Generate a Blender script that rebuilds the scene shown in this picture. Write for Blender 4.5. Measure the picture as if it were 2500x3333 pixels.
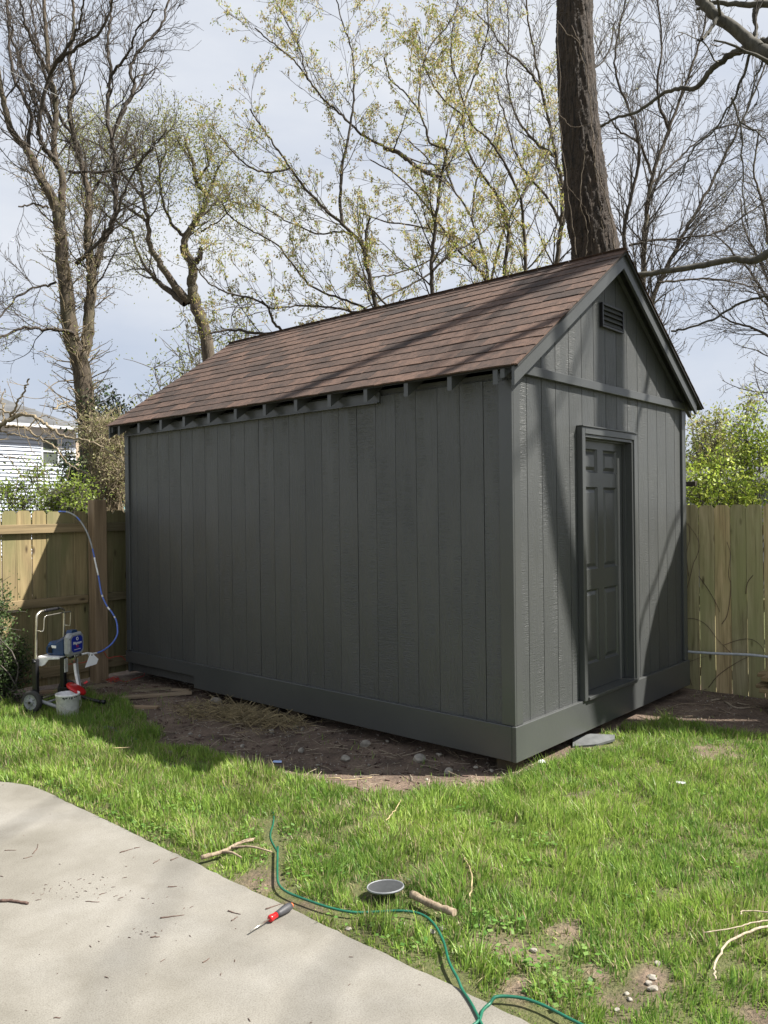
import bpy, bmesh, math, random
import numpy as np
from mathutils import Vector, Matrix

# ------------------------------------------------------------------ camera, sky, sun, exposure
scene = bpy.context.scene
for o in list(bpy.data.objects):
    bpy.data.objects.remove(o)
COL = scene.collection
rng = np.random.default_rng(11)
random.seed(11)
PI = math.pi

PW, PH = 2500.0, 3333.0
CAM = np.array([-4.6523, -2.9608, 1.7162])
YAW, PITCH, ROLL, FPX = 0.8455, -0.0013, -0.0121, 2602.16

def cam_axes():
    f = np.array([math.sin(YAW)*math.cos(PITCH), math.cos(YAW)*math.cos(PITCH), math.sin(PITCH)])
    r = np.cross(f, [0, 0, 1.0]); r /= np.linalg.norm(r)
    u = np.cross(r, f)
    c, s = math.cos(ROLL), math.sin(ROLL)
    return c*r+s*u, -s*r+c*u, f
RGT, UPV, FWD = cam_axes()

cd = bpy.data.cameras.new('camera')
cam = bpy.data.objects.new('camera', cd); COL.objects.link(cam)
mw = Matrix.Identity(4)
for i in range(3):
    mw[i][0] = RGT[i]; mw[i][1] = UPV[i]; mw[i][2] = -FWD[i]; mw[i][3] = CAM[i]
cam.matrix_world = mw
cd.sensor_fit = 'VERTICAL'; cd.sensor_height = 24.0; cd.sensor_width = 18.0
cd.lens = FPX/PH*24.0
cd.clip_start = 0.05; cd.clip_end = 2000.0
scene.camera = cam
scene.render.resolution_x = 768; scene.render.resolution_y = 1024

SUN_EL = math.radians(51.0)
SH = np.array([0.58, -0.815]); SH = SH/np.linalg.norm(SH)
SUNV = np.array([SH[0]*math.cos(SUN_EL), SH[1]*math.cos(SUN_EL), math.sin(SUN_EL)])   # towards the sun

world = bpy.data.worlds.new('World'); scene.world = world
world.use_nodes = True
wn = world.node_tree; wn.nodes.clear()
wo = wn.nodes.new('ShaderNodeOutputWorld')
bg = wn.nodes.new('ShaderNodeBackground'); bg.inputs['Strength'].default_value = 0.05
sky = wn.nodes.new('ShaderNodeTexSky'); sky.sky_type = 'NISHITA'; sky.sun_disc = False
sky.sun_elevation = SUN_EL
sky.sun_rotation = math.atan2(SUNV[0], SUNV[1])
sky.air_density = 1.0; sky.dust_density = 2.0; sky.ozone_density = 1.5
tc = wn.nodes.new('ShaderNodeTexCoord')
mp = wn.nodes.new('ShaderNodeMapping'); mp.inputs['Scale'].default_value = (1.0, 1.0, 2.6)
mp.inputs['Location'].default_value = (3.1, 0.4, 0.7)
nz = wn.nodes.new('ShaderNodeTexNoise'); nz.inputs['Scale'].default_value = 2.2
nz.inputs['Detail'].default_value = 7.0; nz.inputs['Roughness'].default_value = 0.52
cr = wn.nodes.new('ShaderNodeValToRGB')
cr.color_ramp.elements[0].position = 0.30; cr.color_ramp.elements[0].color = (0.80, 0.80, 0.80, 1)
cr.color_ramp.elements[1].position = 0.68; cr.color_ramp.elements[1].color = (1, 1, 1, 1)
cc = wn.nodes.new('ShaderNodeValToRGB')      # thin cloud deck: grey underside to bright
cc.color_ramp.elements[0].position = 0.34; cc.color_ramp.elements[0].color = (4.9, 5.4, 6.4, 1)
cc.color_ramp.elements[1].position = 0.70; cc.color_ramp.elements[1].color = (6.5, 6.75, 7.2, 1)
mx = wn.nodes.new('ShaderNodeMix'); mx.data_type = 'RGBA'
wn.links.new(tc.outputs['Generated'], mp.inputs['Vector'])
wn.links.new(mp.outputs['Vector'], nz.inputs['Vector'])
wn.links.new(nz.outputs['Fac'], cr.inputs['Fac'])
wn.links.new(nz.outputs['Fac'], cc.inputs['Fac'])
wn.links.new(cr.outputs['Color'], mx.inputs['Factor'])
wn.links.new(sky.outputs['Color'], mx.inputs['A'])
wn.links.new(cc.outputs['Color'], mx.inputs['B'])
wn.links.new(mx.outputs['Result'], bg.inputs['Color'])
wn.links.new(bg.outputs['Background'], wo.inputs['Surface'])

sd = bpy.data.lights.new('sun', 'SUN'); sd.energy = 5.0; sd.angle = math.radians(0.55)
sd.color = (1.0, 0.955, 0.88)
sun = bpy.data.objects.new('sun', sd); COL.objects.link(sun)
sun.rotation_euler = Vector((-SUNV[0], -SUNV[1], -SUNV[2])).to_track_quat('-Z', 'Y').to_euler()
sun.location = (6, -8, 12)

scene.view_settings.view_transform = 'Standard'
scene.view_settings.look = 'None'
scene.view_settings.exposure = 1.36
scene.view_settings.gamma = 1.0
scene.view_settings.use_curve_mapping = False

# ------------------------------------------------------------------ pixels to places
def ray(x, y):
    return FWD + RGT*((x-PW/2)/FPX) + UPV*((PH/2-y)/FPX)
def onz(x, y, z=-0.08):
    d = ray(x, y); return CAM + d*((z-CAM[2])/d[2])
def onx(x, y, X):
    d = ray(x, y); return CAM + d*((X-CAM[0])/d[0])
def ony(x, y, Y):
    d = ray(x, y); return CAM + d*((Y-CAM[1])/d[1])
def ond(x, y, D):
    return CAM + ray(x, y)*D

# ------------------------------------------------------------------ objects
def link(o, parent=None):
    """parts are given in world coordinates: the parent's own placement is undone"""
    COL.objects.link(o)
    if parent is not None:
        o.parent = parent; o.matrix_parent_inverse = parent.matrix_basis.inverted()
    return o
def tag(o, label=None, cat=None, group=None, kind=None):
    if label: o['label'] = label
    if cat: o['category'] = cat
    if group: o['group'] = group
    if kind: o['kind'] = kind
    return o
def thing(name, label, cat, loc=(0, 0, 0), rz=0.0, group=None):
    o = bpy.data.objects.new(name, None); o.empty_display_size = 0.1
    o.location = loc; o.rotation_euler = (0, 0, rz)
    link(o); return tag(o, label, cat, group)

class MB:
    """collects shapes, builds ONE mesh object"""
    def __init__(s): s.v = []; s.f = []; s.sm = []
    def add(s, vs, fs, smooth=False):
        n = len(s.v); s.v += [tuple(map(float, p)) for p in vs]
        s.f += [tuple(i+n for i in q) for q in fs]; s.sm += [smooth]*len(fs); return s
    def box(s, x0, x1, y0, y1, z0, z1, c=0.0):
        if c <= 0:
            vs = [(x, y, z) for x in (x0, x1) for y in (y0, y1) for z in (z0, z1)]
            return s.add(vs, [(0, 1, 3, 2), (4, 6, 7, 5), (0, 4, 5, 1), (2, 3, 7, 6), (0, 2, 6, 4), (1, 5, 7, 3)])
        bm = bmesh.new(); bmesh.ops.create_cube(bm, size=1)
        for v in bm.verts:
            v.co = ((x0+x1)/2+v.co.x*(x1-x0), (y0+y1)/2+v.co.y*(y1-y0), (z0+z1)/2+v.co.z*(z1-z0))
        bmesh.ops.bevel(bm, geom=bm.edges[:], offset=c, segments=1, affect='EDGES')
        bm.verts.index_update()
        s.add([v.co[:] for v in bm.verts], [[v.index for v in f.verts] for f in bm.faces]); bm.free(); return s
    def prism(s, poly, axis, a, b):
        """poly of 2-D points extruded along axis from a to b"""
        n = len(poly)
        def P(u, w, t): return {0: (t, u, w), 1: (u, t, w), 2: (u, w, t)}[axis]
        vs = [P(u, w, a) for u, w in poly] + [P(u, w, b) for u, w in poly]
        fs = [tuple(range(n))[::-1], tuple(range(n, 2*n))] + [(i, (i+1) % n, n+(i+1) % n, n+i) for i in range(n)]
        return s.add(vs, fs)
    def tube(s, pts, rad, sides=8, cap=True):
        vs, fs = tube_arrays(np.asarray(pts, float), rad, sides)
        n = len(s.v); s.v += [tuple(p) for p in vs.tolist()]
        s.f += [tuple(int(i)+n for i in q) for q in fs]; s.sm += [True]*len(fs)
        if cap:
            m = len(pts)
            s.f += [tuple(n+i for i in range(sides))[::-1], tuple(n+(m-1)*sides+i for i in range(sides))]; s.sm += [False]*2
        return s
    def lathe(s, prof, c=(0, 0, 0), sides=24, axis=2, smooth=True):
        vs = []
        for r, h in prof:
            for k in range(sides):
                a = 2*PI*k/sides; p = [r*math.cos(a), r*math.sin(a), h]
                if axis == 0: p = [h, p[0], p[1]]
                if axis == 1: p = [p[0], h, p[1]]
                vs.append((c[0]+p[0], c[1]+p[1], c[2]+p[2]))
        fs = [(j*sides+k, j*sides+(k+1) % sides, (j+1)*sides+(k+1) % sides, (j+1)*sides+k) for j in range(len(prof)-1) for k in range(sides)]
        return s.add(vs, fs, smooth)
    def mesh(s, name):
        me = bpy.data.meshes.new(name); me.from_pydata(s.v, [], s.f)
        me.polygons.foreach_set('use_smooth', s.sm); me.validate(); me.update()
        bm = bmesh.new(); bm.from_mesh(me); bmesh.ops.recalc_face_normals(bm, faces=bm.faces[:]); bm.to_mesh(me); bm.free()
        return me
    def build(s, name, mat, parent=None, loc=None, rot=None):
        me = s.mesh(name); me.materials.append(mat)
        o = bpy.data.objects.new(name, me)
        if loc is not None: o.location = loc
        if rot is not None: o.rotation_euler = rot
        return link(o, parent)

def tube_arrays(P, R, sides):
    n = len(P); R = np.broadcast_to(np.asarray(R, float), (n,))
    T = np.empty_like(P); T[1:-1] = P[2:]-P[:-2]; T[0] = P[1]-P[0]; T[-1] = P[-1]-P[-2]
    T /= np.maximum(np.linalg.norm(T, axis=1, keepdims=True), 1e-9)
    m = T.mean(0); ref = np.eye(3)[int(np.argmin(np.abs(m)))]
    U = np.cross(T, ref); U /= np.maximum(np.linalg.norm(U, axis=1, keepdims=True), 1e-9)
    V = np.cross(T, U)
    a = np.arange(sides)*2*PI/sides
    ring = U[:, None, :]*np.cos(a)[None, :, None] + V[:, None, :]*np.sin(a)[None, :, None]
    vs = (P[:, None, :] + ring*R[:, None, None]).reshape(-1, 3)
    i = np.arange(n-1)[:, None]*sides; k = np.arange(sides)[None, :]; k2 = (k+1) % sides
    fs = np.stack([i+k, i+k2, i+sides+k2, i+sides+k], -1).reshape(-1, 4)
    return vs, fs

def smooth_path(pts, n=6):
    P = np.asarray(pts, float)
    if len(P) < 3: return np.array([P[0]+(P[-1]-P[0])*t for t in np.linspace(0, 1, n+1)])
    Q = np.vstack([2*P[0]-P[1], P, 2*P[-1]-P[-2]]); out = []
    for i in range(1, len(Q)-2):
        for t in np.linspace(0, 1, n, endpoint=False):
            a, b, c, d = Q[i-1], Q[i], Q[i+1], Q[i+2]
            out.append(.5*((2*b)+(c-a)*t+(2*a-5*b+4*c-d)*t*t+(3*b-a-3*c+d)*t**3))
    out.append(P[-1]); return np.array(out)

class Buf:
    """numpy mesh buffer for big meshes (branches, leaves, grass): quads, or triangles"""
    def __init__(s): s.v = []; s.f = []; s.c = []; s.n = 0
    def add(s, v, f, c=None):
        s.v.append(v); s.f.append(f+s.n); s.n += len(v)
        if c is not None: s.c.append(c)
    def build(s, name, mat, parent=None, smooth=False):
        V = np.concatenate(s.v).astype(np.float32)
        me = bpy.data.meshes.new(name)
        lens = [np.full(len(f), f.shape[1], np.int32) for f in s.f]
        idx = np.concatenate([f.reshape(-1) for f in s.f]).astype(np.int32); L = np.concatenate(lens)
        me.vertices.add(len(V)); me.vertices.foreach_set('co', V.reshape(-1))
        me.loops.add(len(idx)); me.loops.foreach_set('vertex_index', idx)
        me.polygons.add(len(L))
        st = np.zeros(len(L), np.int32); st[1:] = np.cumsum(L)[:-1]
        me.polygons.foreach_set('loop_start', st); me.polygons.foreach_set('loop_total', L)
        if smooth: me.polygons.foreach_set('use_smooth', np.ones(len(L), bool))
        if s.c:
            at = me.color_attributes.new('tint', 'FLOAT_COLOR', 'POINT')
            Cc = np.concatenate(s.c); Cc = np.hstack([Cc, np.ones((len(Cc), 1))]).astype(np.float32)
            at.data.foreach_set('color', Cc.reshape(-1))
        me.update(calc_edges=True); me.validate()
        me.materials.append(mat)
        return link(bpy.data.objects.new(name, me), parent)

# ------------------------------------------------------------------ materials
def new_mat(name):
    m = bpy.data.materials.new(name); m.use_nodes = True
    nt = m.node_tree; b = nt.nodes['Principled BSDF']; return m, nt, b
def nd(nt, typ, **kw):
    n = nt.nodes.new(typ)
    for k, v in kw.items():
        if k in n.inputs.keys(): n.inputs[k].default_value = v
        else: setattr(n, k, v)
    return n
def ramp(nt, stops):
    n = nt.nodes.new('ShaderNodeValToRGB'); e = n.color_ramp.elements
    while len(e) < len(stops): e.new(0.5)
    for i, (p, c) in enumerate(stops):
        e[i].position = p; e[i].color = (*c, 1) if len(c) == 3 else c
    return n
def mixc(nt, fac, a, b, blend='MIX'):
    n = nt.nodes.new('ShaderNodeMix'); n.data_type = 'RGBA'; n.blend_type = blend
    for s, v in (('Factor', fac), ('A', a), ('B', b)):
        if hasattr(v, 'is_output') or isinstance(v, bpy.types.NodeSocket): nt.links.new(v, n.inputs[s])
        elif s == 'Factor': n.inputs[s].default_value = v
        else: n.inputs[s].default_value = (*v, 1)
    return n.outputs['Result']
def bump(nt, b, h, strength=0.3, dist=0.01):
    n = nt.nodes.new('ShaderNodeBump'); n.inputs['Strength'].default_value = strength; n.inputs['Distance'].default_value = dist
    nt.links.new(h, n.inputs['Height']); nt.links.new(n.outputs['Normal'], b.inputs['Normal']); return n
def coords(nt, scale=(1, 1, 1), kind='Object', jitter=False):
    t = nt.nodes.new('ShaderNodeTexCoord'); m = nt.nodes.new('ShaderNodeMapping'); m.inputs['Scale'].default_value = scale
    src = t.outputs[kind]
    if jitter:
        oi = nt.nodes.new('ShaderNodeObjectInfo'); ml = nt.nodes.new('ShaderNodeVectorMath'); ml.operation = 'SCALE'
        cmb = nt.nodes.new('ShaderNodeCombineXYZ')
        for k in 'XYZ': nt.links.new(oi.outputs['Random'], cmb.inputs[k])
        nt.links.new(cmb.outputs[0], ml.inputs[0]); ml.inputs['Scale'].default_value = 37.0
        ad = nt.nodes.new('ShaderNodeVectorMath'); nt.links.new(src, ad.inputs[0]); nt.links.new(ml.outputs[0], ad.inputs[1])
        src = ad.outputs[0]
    nt.links.new(src, m.inputs['Vector']); return m.outputs['Vector']
def noise(nt, vec, scale=5.0, detail=4.0, rough=0.55, dist=0.0):
    n = nt.nodes.new('ShaderNodeTexNoise'); n.inputs['Scale'].default_value = scale; n.inputs['Detail'].default_value = detail
    n.inputs['Roughness'].default_value = rough; n.inputs['Distortion'].default_value = dist
    nt.links.new(vec, n.inputs['Vector']); return n.outputs['Fac']

def plain(name, col, rough=0.5, metal=0.0, var=0.12, scale=30.0, bmp=0.05):
    m, nt, b = new_mat(name); v = coords(nt)
    n = noise(nt, v, scale, 5)
    d = tuple(c*(1-var*1.6) for c in col); l = tuple(min(1, c*(1+var)) for c in col)
    r = ramp(nt, [(0.3, d), (0.7, l)]); nt.links.new(n, r.inputs['Fac'])
    nt.links.new(r.outputs['Color'], b.inputs['Base Color'])
    b.inputs['Roughness'].default_value = rough; b.inputs['Metallic'].default_value = metal
    if bmp: bump(nt, b, n, bmp, 0.004)
    return m

def paint_siding(name, rough=0.42, grain=True):
    m, nt, b = new_mat(name)
    v = coords(nt, (1, 1, 1), 'Object', True)
    big = noise(nt, v, 1.3, 3)
    r = ramp(nt, [(0.3, (0.053, 0.056, 0.056)), (0.7, (0.066, 0.069, 0.068))]); nt.links.new(big, r.inputs['Fac'])
    nt.links.new(r.outputs['Color'], b.inputs['Base Color'])
    if grain:
        vs = coords(nt, (42, 42, 5.0), 'Object', True)
        vr = coords(nt, (7, 7, 70), 'Object', True)
        g = noise(nt, vs, 1.0, 6, 0.6, 1.6); rp = noise(nt, vr, 1.0, 4, 0.6, 2.2)
        mk = noise(nt, coords(nt, (9, 9, 1.4), 'Object', True), 1.0, 2)
        mr = ramp(nt, [(0.42, (0, 0, 0)), (0.6, (1, 1, 1))]); nt.links.new(mk, mr.inputs['Fac'])
        h = mixc(nt, mr.outputs['Color'], g, rp)
        bump(nt, b, h, 0.9, 0.007)
        rr = ramp(nt, [(0.3, (0.34,)*3), (0.7, (0.50,)*3)]); nt.links.new(noise(nt, coords(nt, (2.2, 2.2, 1.2), 'Object', True), 1.0, 5, .6), rr.inputs['Fac'])
        nt.links.new(rr.outputs['Color'], b.inputs['Roughness'])
    else:
        g = noise(nt, coords(nt, (6, 6, 6)), 6.0, 6, 0.6)
        bump(nt, b, g, 0.16, 0.004)
        b.inputs['Roughness'].default_value = rough
    return m

def shingle_mat():
    m, nt, b = new_mat('asphalt_shingle')
    oi = nt.nodes.new('ShaderNodeObjectInfo')
    base = ramp(nt, [(0.0, (0.030, 0.018, 0.013)), (0.35, (0.070, 0.041, 0.029)), (0.7, (0.098, 0.057, 0.040)), (1.0, (0.042, 0.026, 0.019))])
    nt.links.new(oi.outputs['Random'], base.inputs['Fac'])
    v = coords(nt, (1, 1, 1), 'Object', True)
    gr = noise(nt, v, 320.0, 3, 0.7); bl = noise(nt, v, 14.0, 5, 0.65)
    g = ramp(nt, [(0.30, (0.42,)*3), (0.52, (1.0,)*3), (0.72, (1.75, 1.6, 1.5))]); nt.links.new(gr, g.inputs['Fac'])
    c = mixc(nt, 1.0, base.outputs['Color'], g.outputs['Color'], 'MULTIPLY')
    s = ramp(nt, [(0.34, (0.58,)*3), (0.66, (1.28,)*3)]); nt.links.new(bl, s.inputs['Fac'])
    c = mixc(nt, 1.0, c, s.outputs['Color'], 'MULTIPLY')
    nt.links.new(c, b.inputs['Base Color']); b.inputs['Roughness'].default_value = 0.92
    bump(nt, b, gr, 0.5, 0.003); return m

def wood_mat(name, stops, knots=True, rough=0.8, axis='Z', green=None, gscale=1.0):
    m, nt, b = new_mat(name)
    sc = {'Z': (26, 26, 1.5), 'X': (1.5, 26, 26), 'Y': (26, 1.5, 26)}[axis]
    v = coords(nt, tuple(s*gscale for s in sc), 'Object', True)
    g = noise(nt, v, 1.0, 7, 0.6, 0.8)
    r = ramp(nt, stops); nt.links.new(g, r.inputs['Fac'])
    col = r.outputs['Color']
    oi = nt.nodes.new('ShaderNodeObjectInfo')
    rr = ramp(nt, [(0.0, (0.66, 0.70, 0.66)), (0.5, (1.0, 1.0, 1.0)), (1.0, (1.25, 1.12, 1.02))]); nt.links.new(oi.outputs['Random'], rr.inputs['Fac'])
    col = mixc(nt, 1.0, col, rr.outputs['Color'], 'MULTIPLY')
    if green:
        big = noise(nt, coords(nt, (3.0, 3.0, 1.1), 'Object', True), 1.0, 4)
        gm = ramp(nt, [(0.42, (0, 0, 0)), (0.66, (0.75,)*3)]); nt.links.new(big, gm.inputs['Fac'])
        col = mixc(nt, gm.outputs['Color'], col, green)
    if knots:
        vo = nt.nodes.new('ShaderNodeTexVoronoi'); vo.inputs['Scale'].default_value = 1.0
        ks = {'Z': (7.5, 7.5, 2.6), 'X': (2.6, 7.5, 7.5), 'Y': (7.5, 2.6, 7.5)}[axis]
        nt.links.new(coords(nt, ks, 'Object', True), vo.inputs['Vector'])
        kr = ramp(nt, [(0.05, (0.22, 0.18, 0.14)), (0.15, (1, 1, 1))]); nt.links.new(vo.outputs['Distance'], kr.inputs['Fac'])
        col = mixc(nt, 1.0, col, kr.outputs['Color'], 'MULTIPLY')
    nt.links.new(col, b.inputs['Base Color']); b.inputs['Roughness'].default_value = rough
    bump(nt, b, g, 0.35, 0.004); return m

def bark_mat(name, dark, light, zs=6.0, rs=26.0, strength=0.8, dist=0.03, moss=None):
    m, nt, b = new_mat(name)
    v = coords(nt, (rs, rs, zs), 'Object')
    n = noise(nt, v, 1.0, 6, 0.6, 0.9); n2 = noise(nt, coords(nt), 2.5, 3)
    r = ramp(nt, [(0.32, dark), (0.68, light)]); nt.links.new(n, r.inputs['Fac'])
    col = r.outputs['Color']
    if moss:
        q = ramp(nt, [(0.48, (0, 0, 0)), (0.68, (0.65,)*3)]); nt.links.new(n2, q.inputs['Fac']); col = mixc(nt, q.outputs['Color'], col, moss)
    nt.links.new(col, b.inputs['Base Color']); b.inputs['Roughness'].default_value = 0.92
    bump(nt, b, n, strength, dist); return m

def leaf_mat(name, rough=0.5, trans=0.45):
    """colour per leaf from the tint attribute, thin and translucent"""
    m, nt, b = new_mat(name)
    at = nt.nodes.new('ShaderNodeVertexColor'); at.layer_name = 'tint'
    nt.links.new(at.outputs['Color'], b.inputs['Base Color']); b.inputs['Roughness'].default_value = rough
    b.inputs['Specular IOR Level'].default_value = 0.35
    tr = nt.nodes.new('ShaderNodeBsdfTranslucent'); nt.links.new(at.outputs['Color'], tr.inputs['Color'])
    ms = nt.nodes.new('ShaderNodeMixShader'); ms.inputs['Fac'].default_value = trans
    nt.links.new(b.outputs['BSDF'], ms.inputs[1]); nt.links.new(tr.outputs['BSDF'], ms.inputs[2])
    nt.links.new(ms.outputs[0], nt.nodes['Material Output'].inputs['Surface']); return m

M = {}
M['siding'] = paint_siding('grey_painted_siding')
M['trim'] = paint_siding('grey_painted_trim', 0.30, False)
M['shingle'] = shingle_mat()
M['fence'] = wood_mat('treated_fence_wood', [(0.25, (0.105, 0.080, 0.040)), (0.5, (0.225, 0.180, 0.092)), (0.75, (0.32, 0.262, 0.142))], green=(0.135, 0.135, 0.054))  # darker copy for the back fence, its shade put into the colour
M['fence_bright'] = wood_mat('brightened_fence_wood', [(0.28, (0.13, 0.10, 0.055)), (0.45, (0.34, 0.285, 0.155)), (0.72, (0.56, 0.48, 0.30))], green=(0.30, 0.30, 0.13))  # weathered grain, colour brightened to lift the unlit side fence
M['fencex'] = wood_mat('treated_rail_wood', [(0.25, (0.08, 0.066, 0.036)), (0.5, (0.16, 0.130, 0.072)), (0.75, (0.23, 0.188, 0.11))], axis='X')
M['fencey'] = wood_mat('treated_rail_wood_side', [(0.25, (0.10, 0.078, 0.04)), (0.5, (0.20, 0.152, 0.08)), (0.75, (0.28, 0.22, 0.125))], axis='Y')
M['post'] = wood_mat('brown_post_wood', [(0.25, (0.11, 0.076, 0.044)), (0.5, (0.215, 0.152, 0.09)), (0.75, (0.30, 0.22, 0.135))], knots=False, gscale=0.8)
M['scrap'] = wood_mat('weathered_scrap_wood', [(0.25, (0.13, 0.095, 0.06)), (0.5, (0.25, 0.19, 0.125)), (0.75, (0.36, 0.29, 0.20))], axis='X', knots=False)
M['black_metal'] = plain('black_enamel', (0.012, 0.012, 0.014), 0.35)
M['dark_void'] = plain('dark_underlayer', (0.018, 0.018, 0.018), 0.8)
M['chrome'] = plain('bare_metal_tube', (0.62, 0.58, 0.50), 0.28, 0.9, 0.1)
M['blue_plastic'] = plain('blue_plastic', (0.012, 0.045, 0.125), 0.35)
M['blue_label'] = plain('blue_label', (0.010, 0.028, 0.30), 0.4, var=0.04)
M['grey_plastic'] = plain('grey_plastic', (0.30, 0.31, 0.31), 0.45)
M['white_plastic'] = plain('white_plastic', (0.80, 0.79, 0.77), 0.5)
M['red_plastic'] = plain('red_plastic', (0.48, 0.012, 0.014), 0.3)
M['rubber'] = plain('rubber_tyre', (0.05, 0.048, 0.045), 0.9)
M['blue_hose'] = plain('blue_hose', (0.09, 0.16, 0.50), 0.4)
M['white'] = plain('white_print', (0.8, 0.8, 0.8), 0.5, var=0.02)
M['red_print'] = plain('red_print', (0.6, 0.03, 0.03), 0.5, var=0.02)
M['green_cord'] = plain('green_cord', (0.010, 0.105, 0.062), 0.4)
M['red_cord'] = plain('red_cord', (0.42, 0.03, 0.02), 0.6)
M['driver_grey'] = plain('dark_grey_grip', (0.055, 0.055, 0.06), 0.55)
M['lid'] = plain('grey_paint', (0.045, 0.048, 0.050), 0.75)
M['stone'] = plain('pale_stone', (0.29, 0.265, 0.225), 0.9, var=0.3, scale=18, bmp=0.4)
M['slate'] = plain('blue_grey_slate', (0.10, 0.105, 0.105), 0.8, var=0.2, scale=12, bmp=0.2)
M['pvc'] = plain('grey_pipe', (0.42, 0.44, 0.46), 0.45)
M['straw'] = plain('dry_straw', (0.32, 0.255, 0.135), 0.75, var=0.35, scale=14)
M['stick'] = bark_mat('stick_bark', (0.12, 0.085, 0.055), (0.34, 0.27, 0.19), 20, 60, 0.4, 0.004)
M['twig'] = bark_mat('pale_twig_bark', (0.20, 0.16, 0.11), (0.42, 0.35, 0.26), 20, 60, 0.3, 0.002)
M['darktwig'] = bark_mat('dark_twig_bark', (0.05, 0.03, 0.024), (0.14, 0.09, 0.07), 20, 60, 0.3, 0.002)
M['bark_furrow'] = bark_mat('furrowed_brown_bark', (0.006, 0.0045, 0.004), (0.075, 0.053, 0.038), 3.0, 24.0, 1.0, 0.07)
M['bark_grey'] = bark_mat('grey_bark', (0.026, 0.019, 0.013), (0.115, 0.088, 0.060), 4.0, 18.0, 0.9, 0.03, moss=(0.085, 0.080, 0.045))
M['bark_dark'] = bark_mat('dark_branch_bark', (0.022, 0.017, 0.013), (0.075, 0.060, 0.046), 6, 30, 0.6, 0.01)
M['bark_twig'] = bark_mat('grey_brown_twig', (0.05, 0.042, 0.036), (0.12, 0.105, 0.088), 8, 30, 0.3, 0.004)
M['bark_green'] = bark_mat('smooth_grey_green_bark', (0.030, 0.027, 0.021), (0.085, 0.078, 0.060), 5, 12, 0.5, 0.012)
M['vine'] = bark_mat('tan_vine_bark', (0.13, 0.10, 0.065), (0.30, 0.245, 0.16), 20, 40, 0.3, 0.003)
M['vine_dark'] = bark_mat('brown_vine_bark', (0.05, 0.036, 0.025), (0.13, 0.10, 0.07), 20, 40, 0.3, 0.003)
M['old_block'] = wood_mat('dark_block_wood', [(0.25, (0.045, 0.03, 0.02)), (0.75, (0.10, 0.07, 0.045))], knots=False)
M['leaf'] = leaf_mat('leaf')
M['ivy'] = leaf_mat('ivy_leaf', 0.35, 0.2)
M['grass'] = leaf_mat('grass_blade', 0.45, 0.40)

# ------------------------------------------------------------------ ground
def vnoise(x, y, sc, seed=0):
    """cheap smooth value noise on arrays"""
    x = np.asarray(x)*sc+seed*17.3; y = np.asarray(y)*sc+seed*9.7
    xi = np.floor(x); yi = np.floor(y); u = x-xi; w = y-yi; u = u*u*(3-2*u); w = w*w*(3-2*w)
    def h(a, b): q = np.sin(a*127.1+b*311.7+seed*74.7)*43758.5453; return q-np.floor(q)
    return (h(xi, yi)*(1-u)+h(xi+1, yi)*u)*(1-w)+(h(xi, yi+1)*(1-u)+h(xi+1, yi+1)*u)*w
def in_poly(x, y, poly):
    x = np.asarray(x, float); y = np.asarray(y, float); r = np.zeros(x.shape, bool); n = len(poly)
    for i in range(n):
        x1, y1 = poly[i]; x2, y2 = poly[(i+1) % n]
        c = ((y1 > y) != (y2 > y)) & (x < (x2-x1)*(y-y1)/(y2-y1+1e-12)+x1); r ^= c
    return r
DIRT = [(-.62, 5.3), (-.58, 4.5), (-.52, 4.1), (-.72, 3.4), (-1.02, 2.7), (-1.10, 2.4), (-.98, 2.05), (-.95, 1.6), (-1.0, 1.1), (-.95, .65), (-.74, .3), (-.48, .13),
        (-.10, -.02), (.30, -.06), (.7, -.12), (1.1, -.10), (1.75, -.10), (2.05, -.25), (1.98, -.60), (2.1, -1.1), (2.35, -2.0), (2.6, -4.5), (2.6, -8), (3.6, -8), (3.6, 5.3)]
PATIO = [(-12, -9), (-2.24, -9), (-2.245, 2.20), (-2.257, 2.33), (-2.31, 2.48), (-2.36, 2.575), (-2.7, 2.64), (-12, 2.66)]
def dirtiness(x, y):
    """1 on bare dirt, 0 in the lawn"""
    jx = x+(vnoise(x, y, 7, 1)-.5)*.16; jy = y+(vnoise(x, y, 7, 2)-.5)*.16
    d = in_poly(jx, jy, DIRT).astype(float)
    d = np.maximum(d, (jy > 4.75).astype(float)*(x > -1.6)); d = np.maximum(d, ((jy > 5.0) & (y < 5.5)).astype(float))
    for px, py, a, b in ((1600, 3090, .13, .09), (1720, 3120, .06, .05), (1950, 3180, .10, .06), (2120, 3200, .12, .07), (840, 2865, .12, .07), (1895, 2590, .12, .10),
                         (2330, 2440, .30, .16), (1560, 2560, .22, .06), (1840, 3050, .12, .06), (2450, 3290, .12, .08), (1000, 2950, .07, .10), (640, 2360, .22, .10), (1700, 3230, .14, .06), (2050, 3290, .12, .07)):
        c = onz(px, py)
        e = ((jx-c[0])/a)**2+((jy-c[1])/b)**2
        d = np.maximum(d, np.clip(1.25-e*.85, 0, .93)*(.55+.45*np.clip(vnoise(x, y, 11, 12)*2.2-.35, 0, 1)))
    return d
def ground_z(x, y):
    x = np.asarray(x, float); y = np.asarray(y, float)
    z = -.088+(vnoise(x, y, 1.1, 3)-.5)*.03+(vnoise(x, y, 5.0, 4)-.5)*.012
    near = np.clip((np.minimum.reduce([x+6, 4-x, y+7, 7-y]))/1.0, 0, 1)
    hole = in_poly(x, y, [(-.95, 2.1), (-.93, 1.1), (-.86, .72), (-.66, .38), (-.4, .25), (.1, .3), (.3, 2.4), (-.4, 2.6)])
    return np.where(near > 0, z*near-.088*(1-near), -.088)-hole*.018

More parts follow.
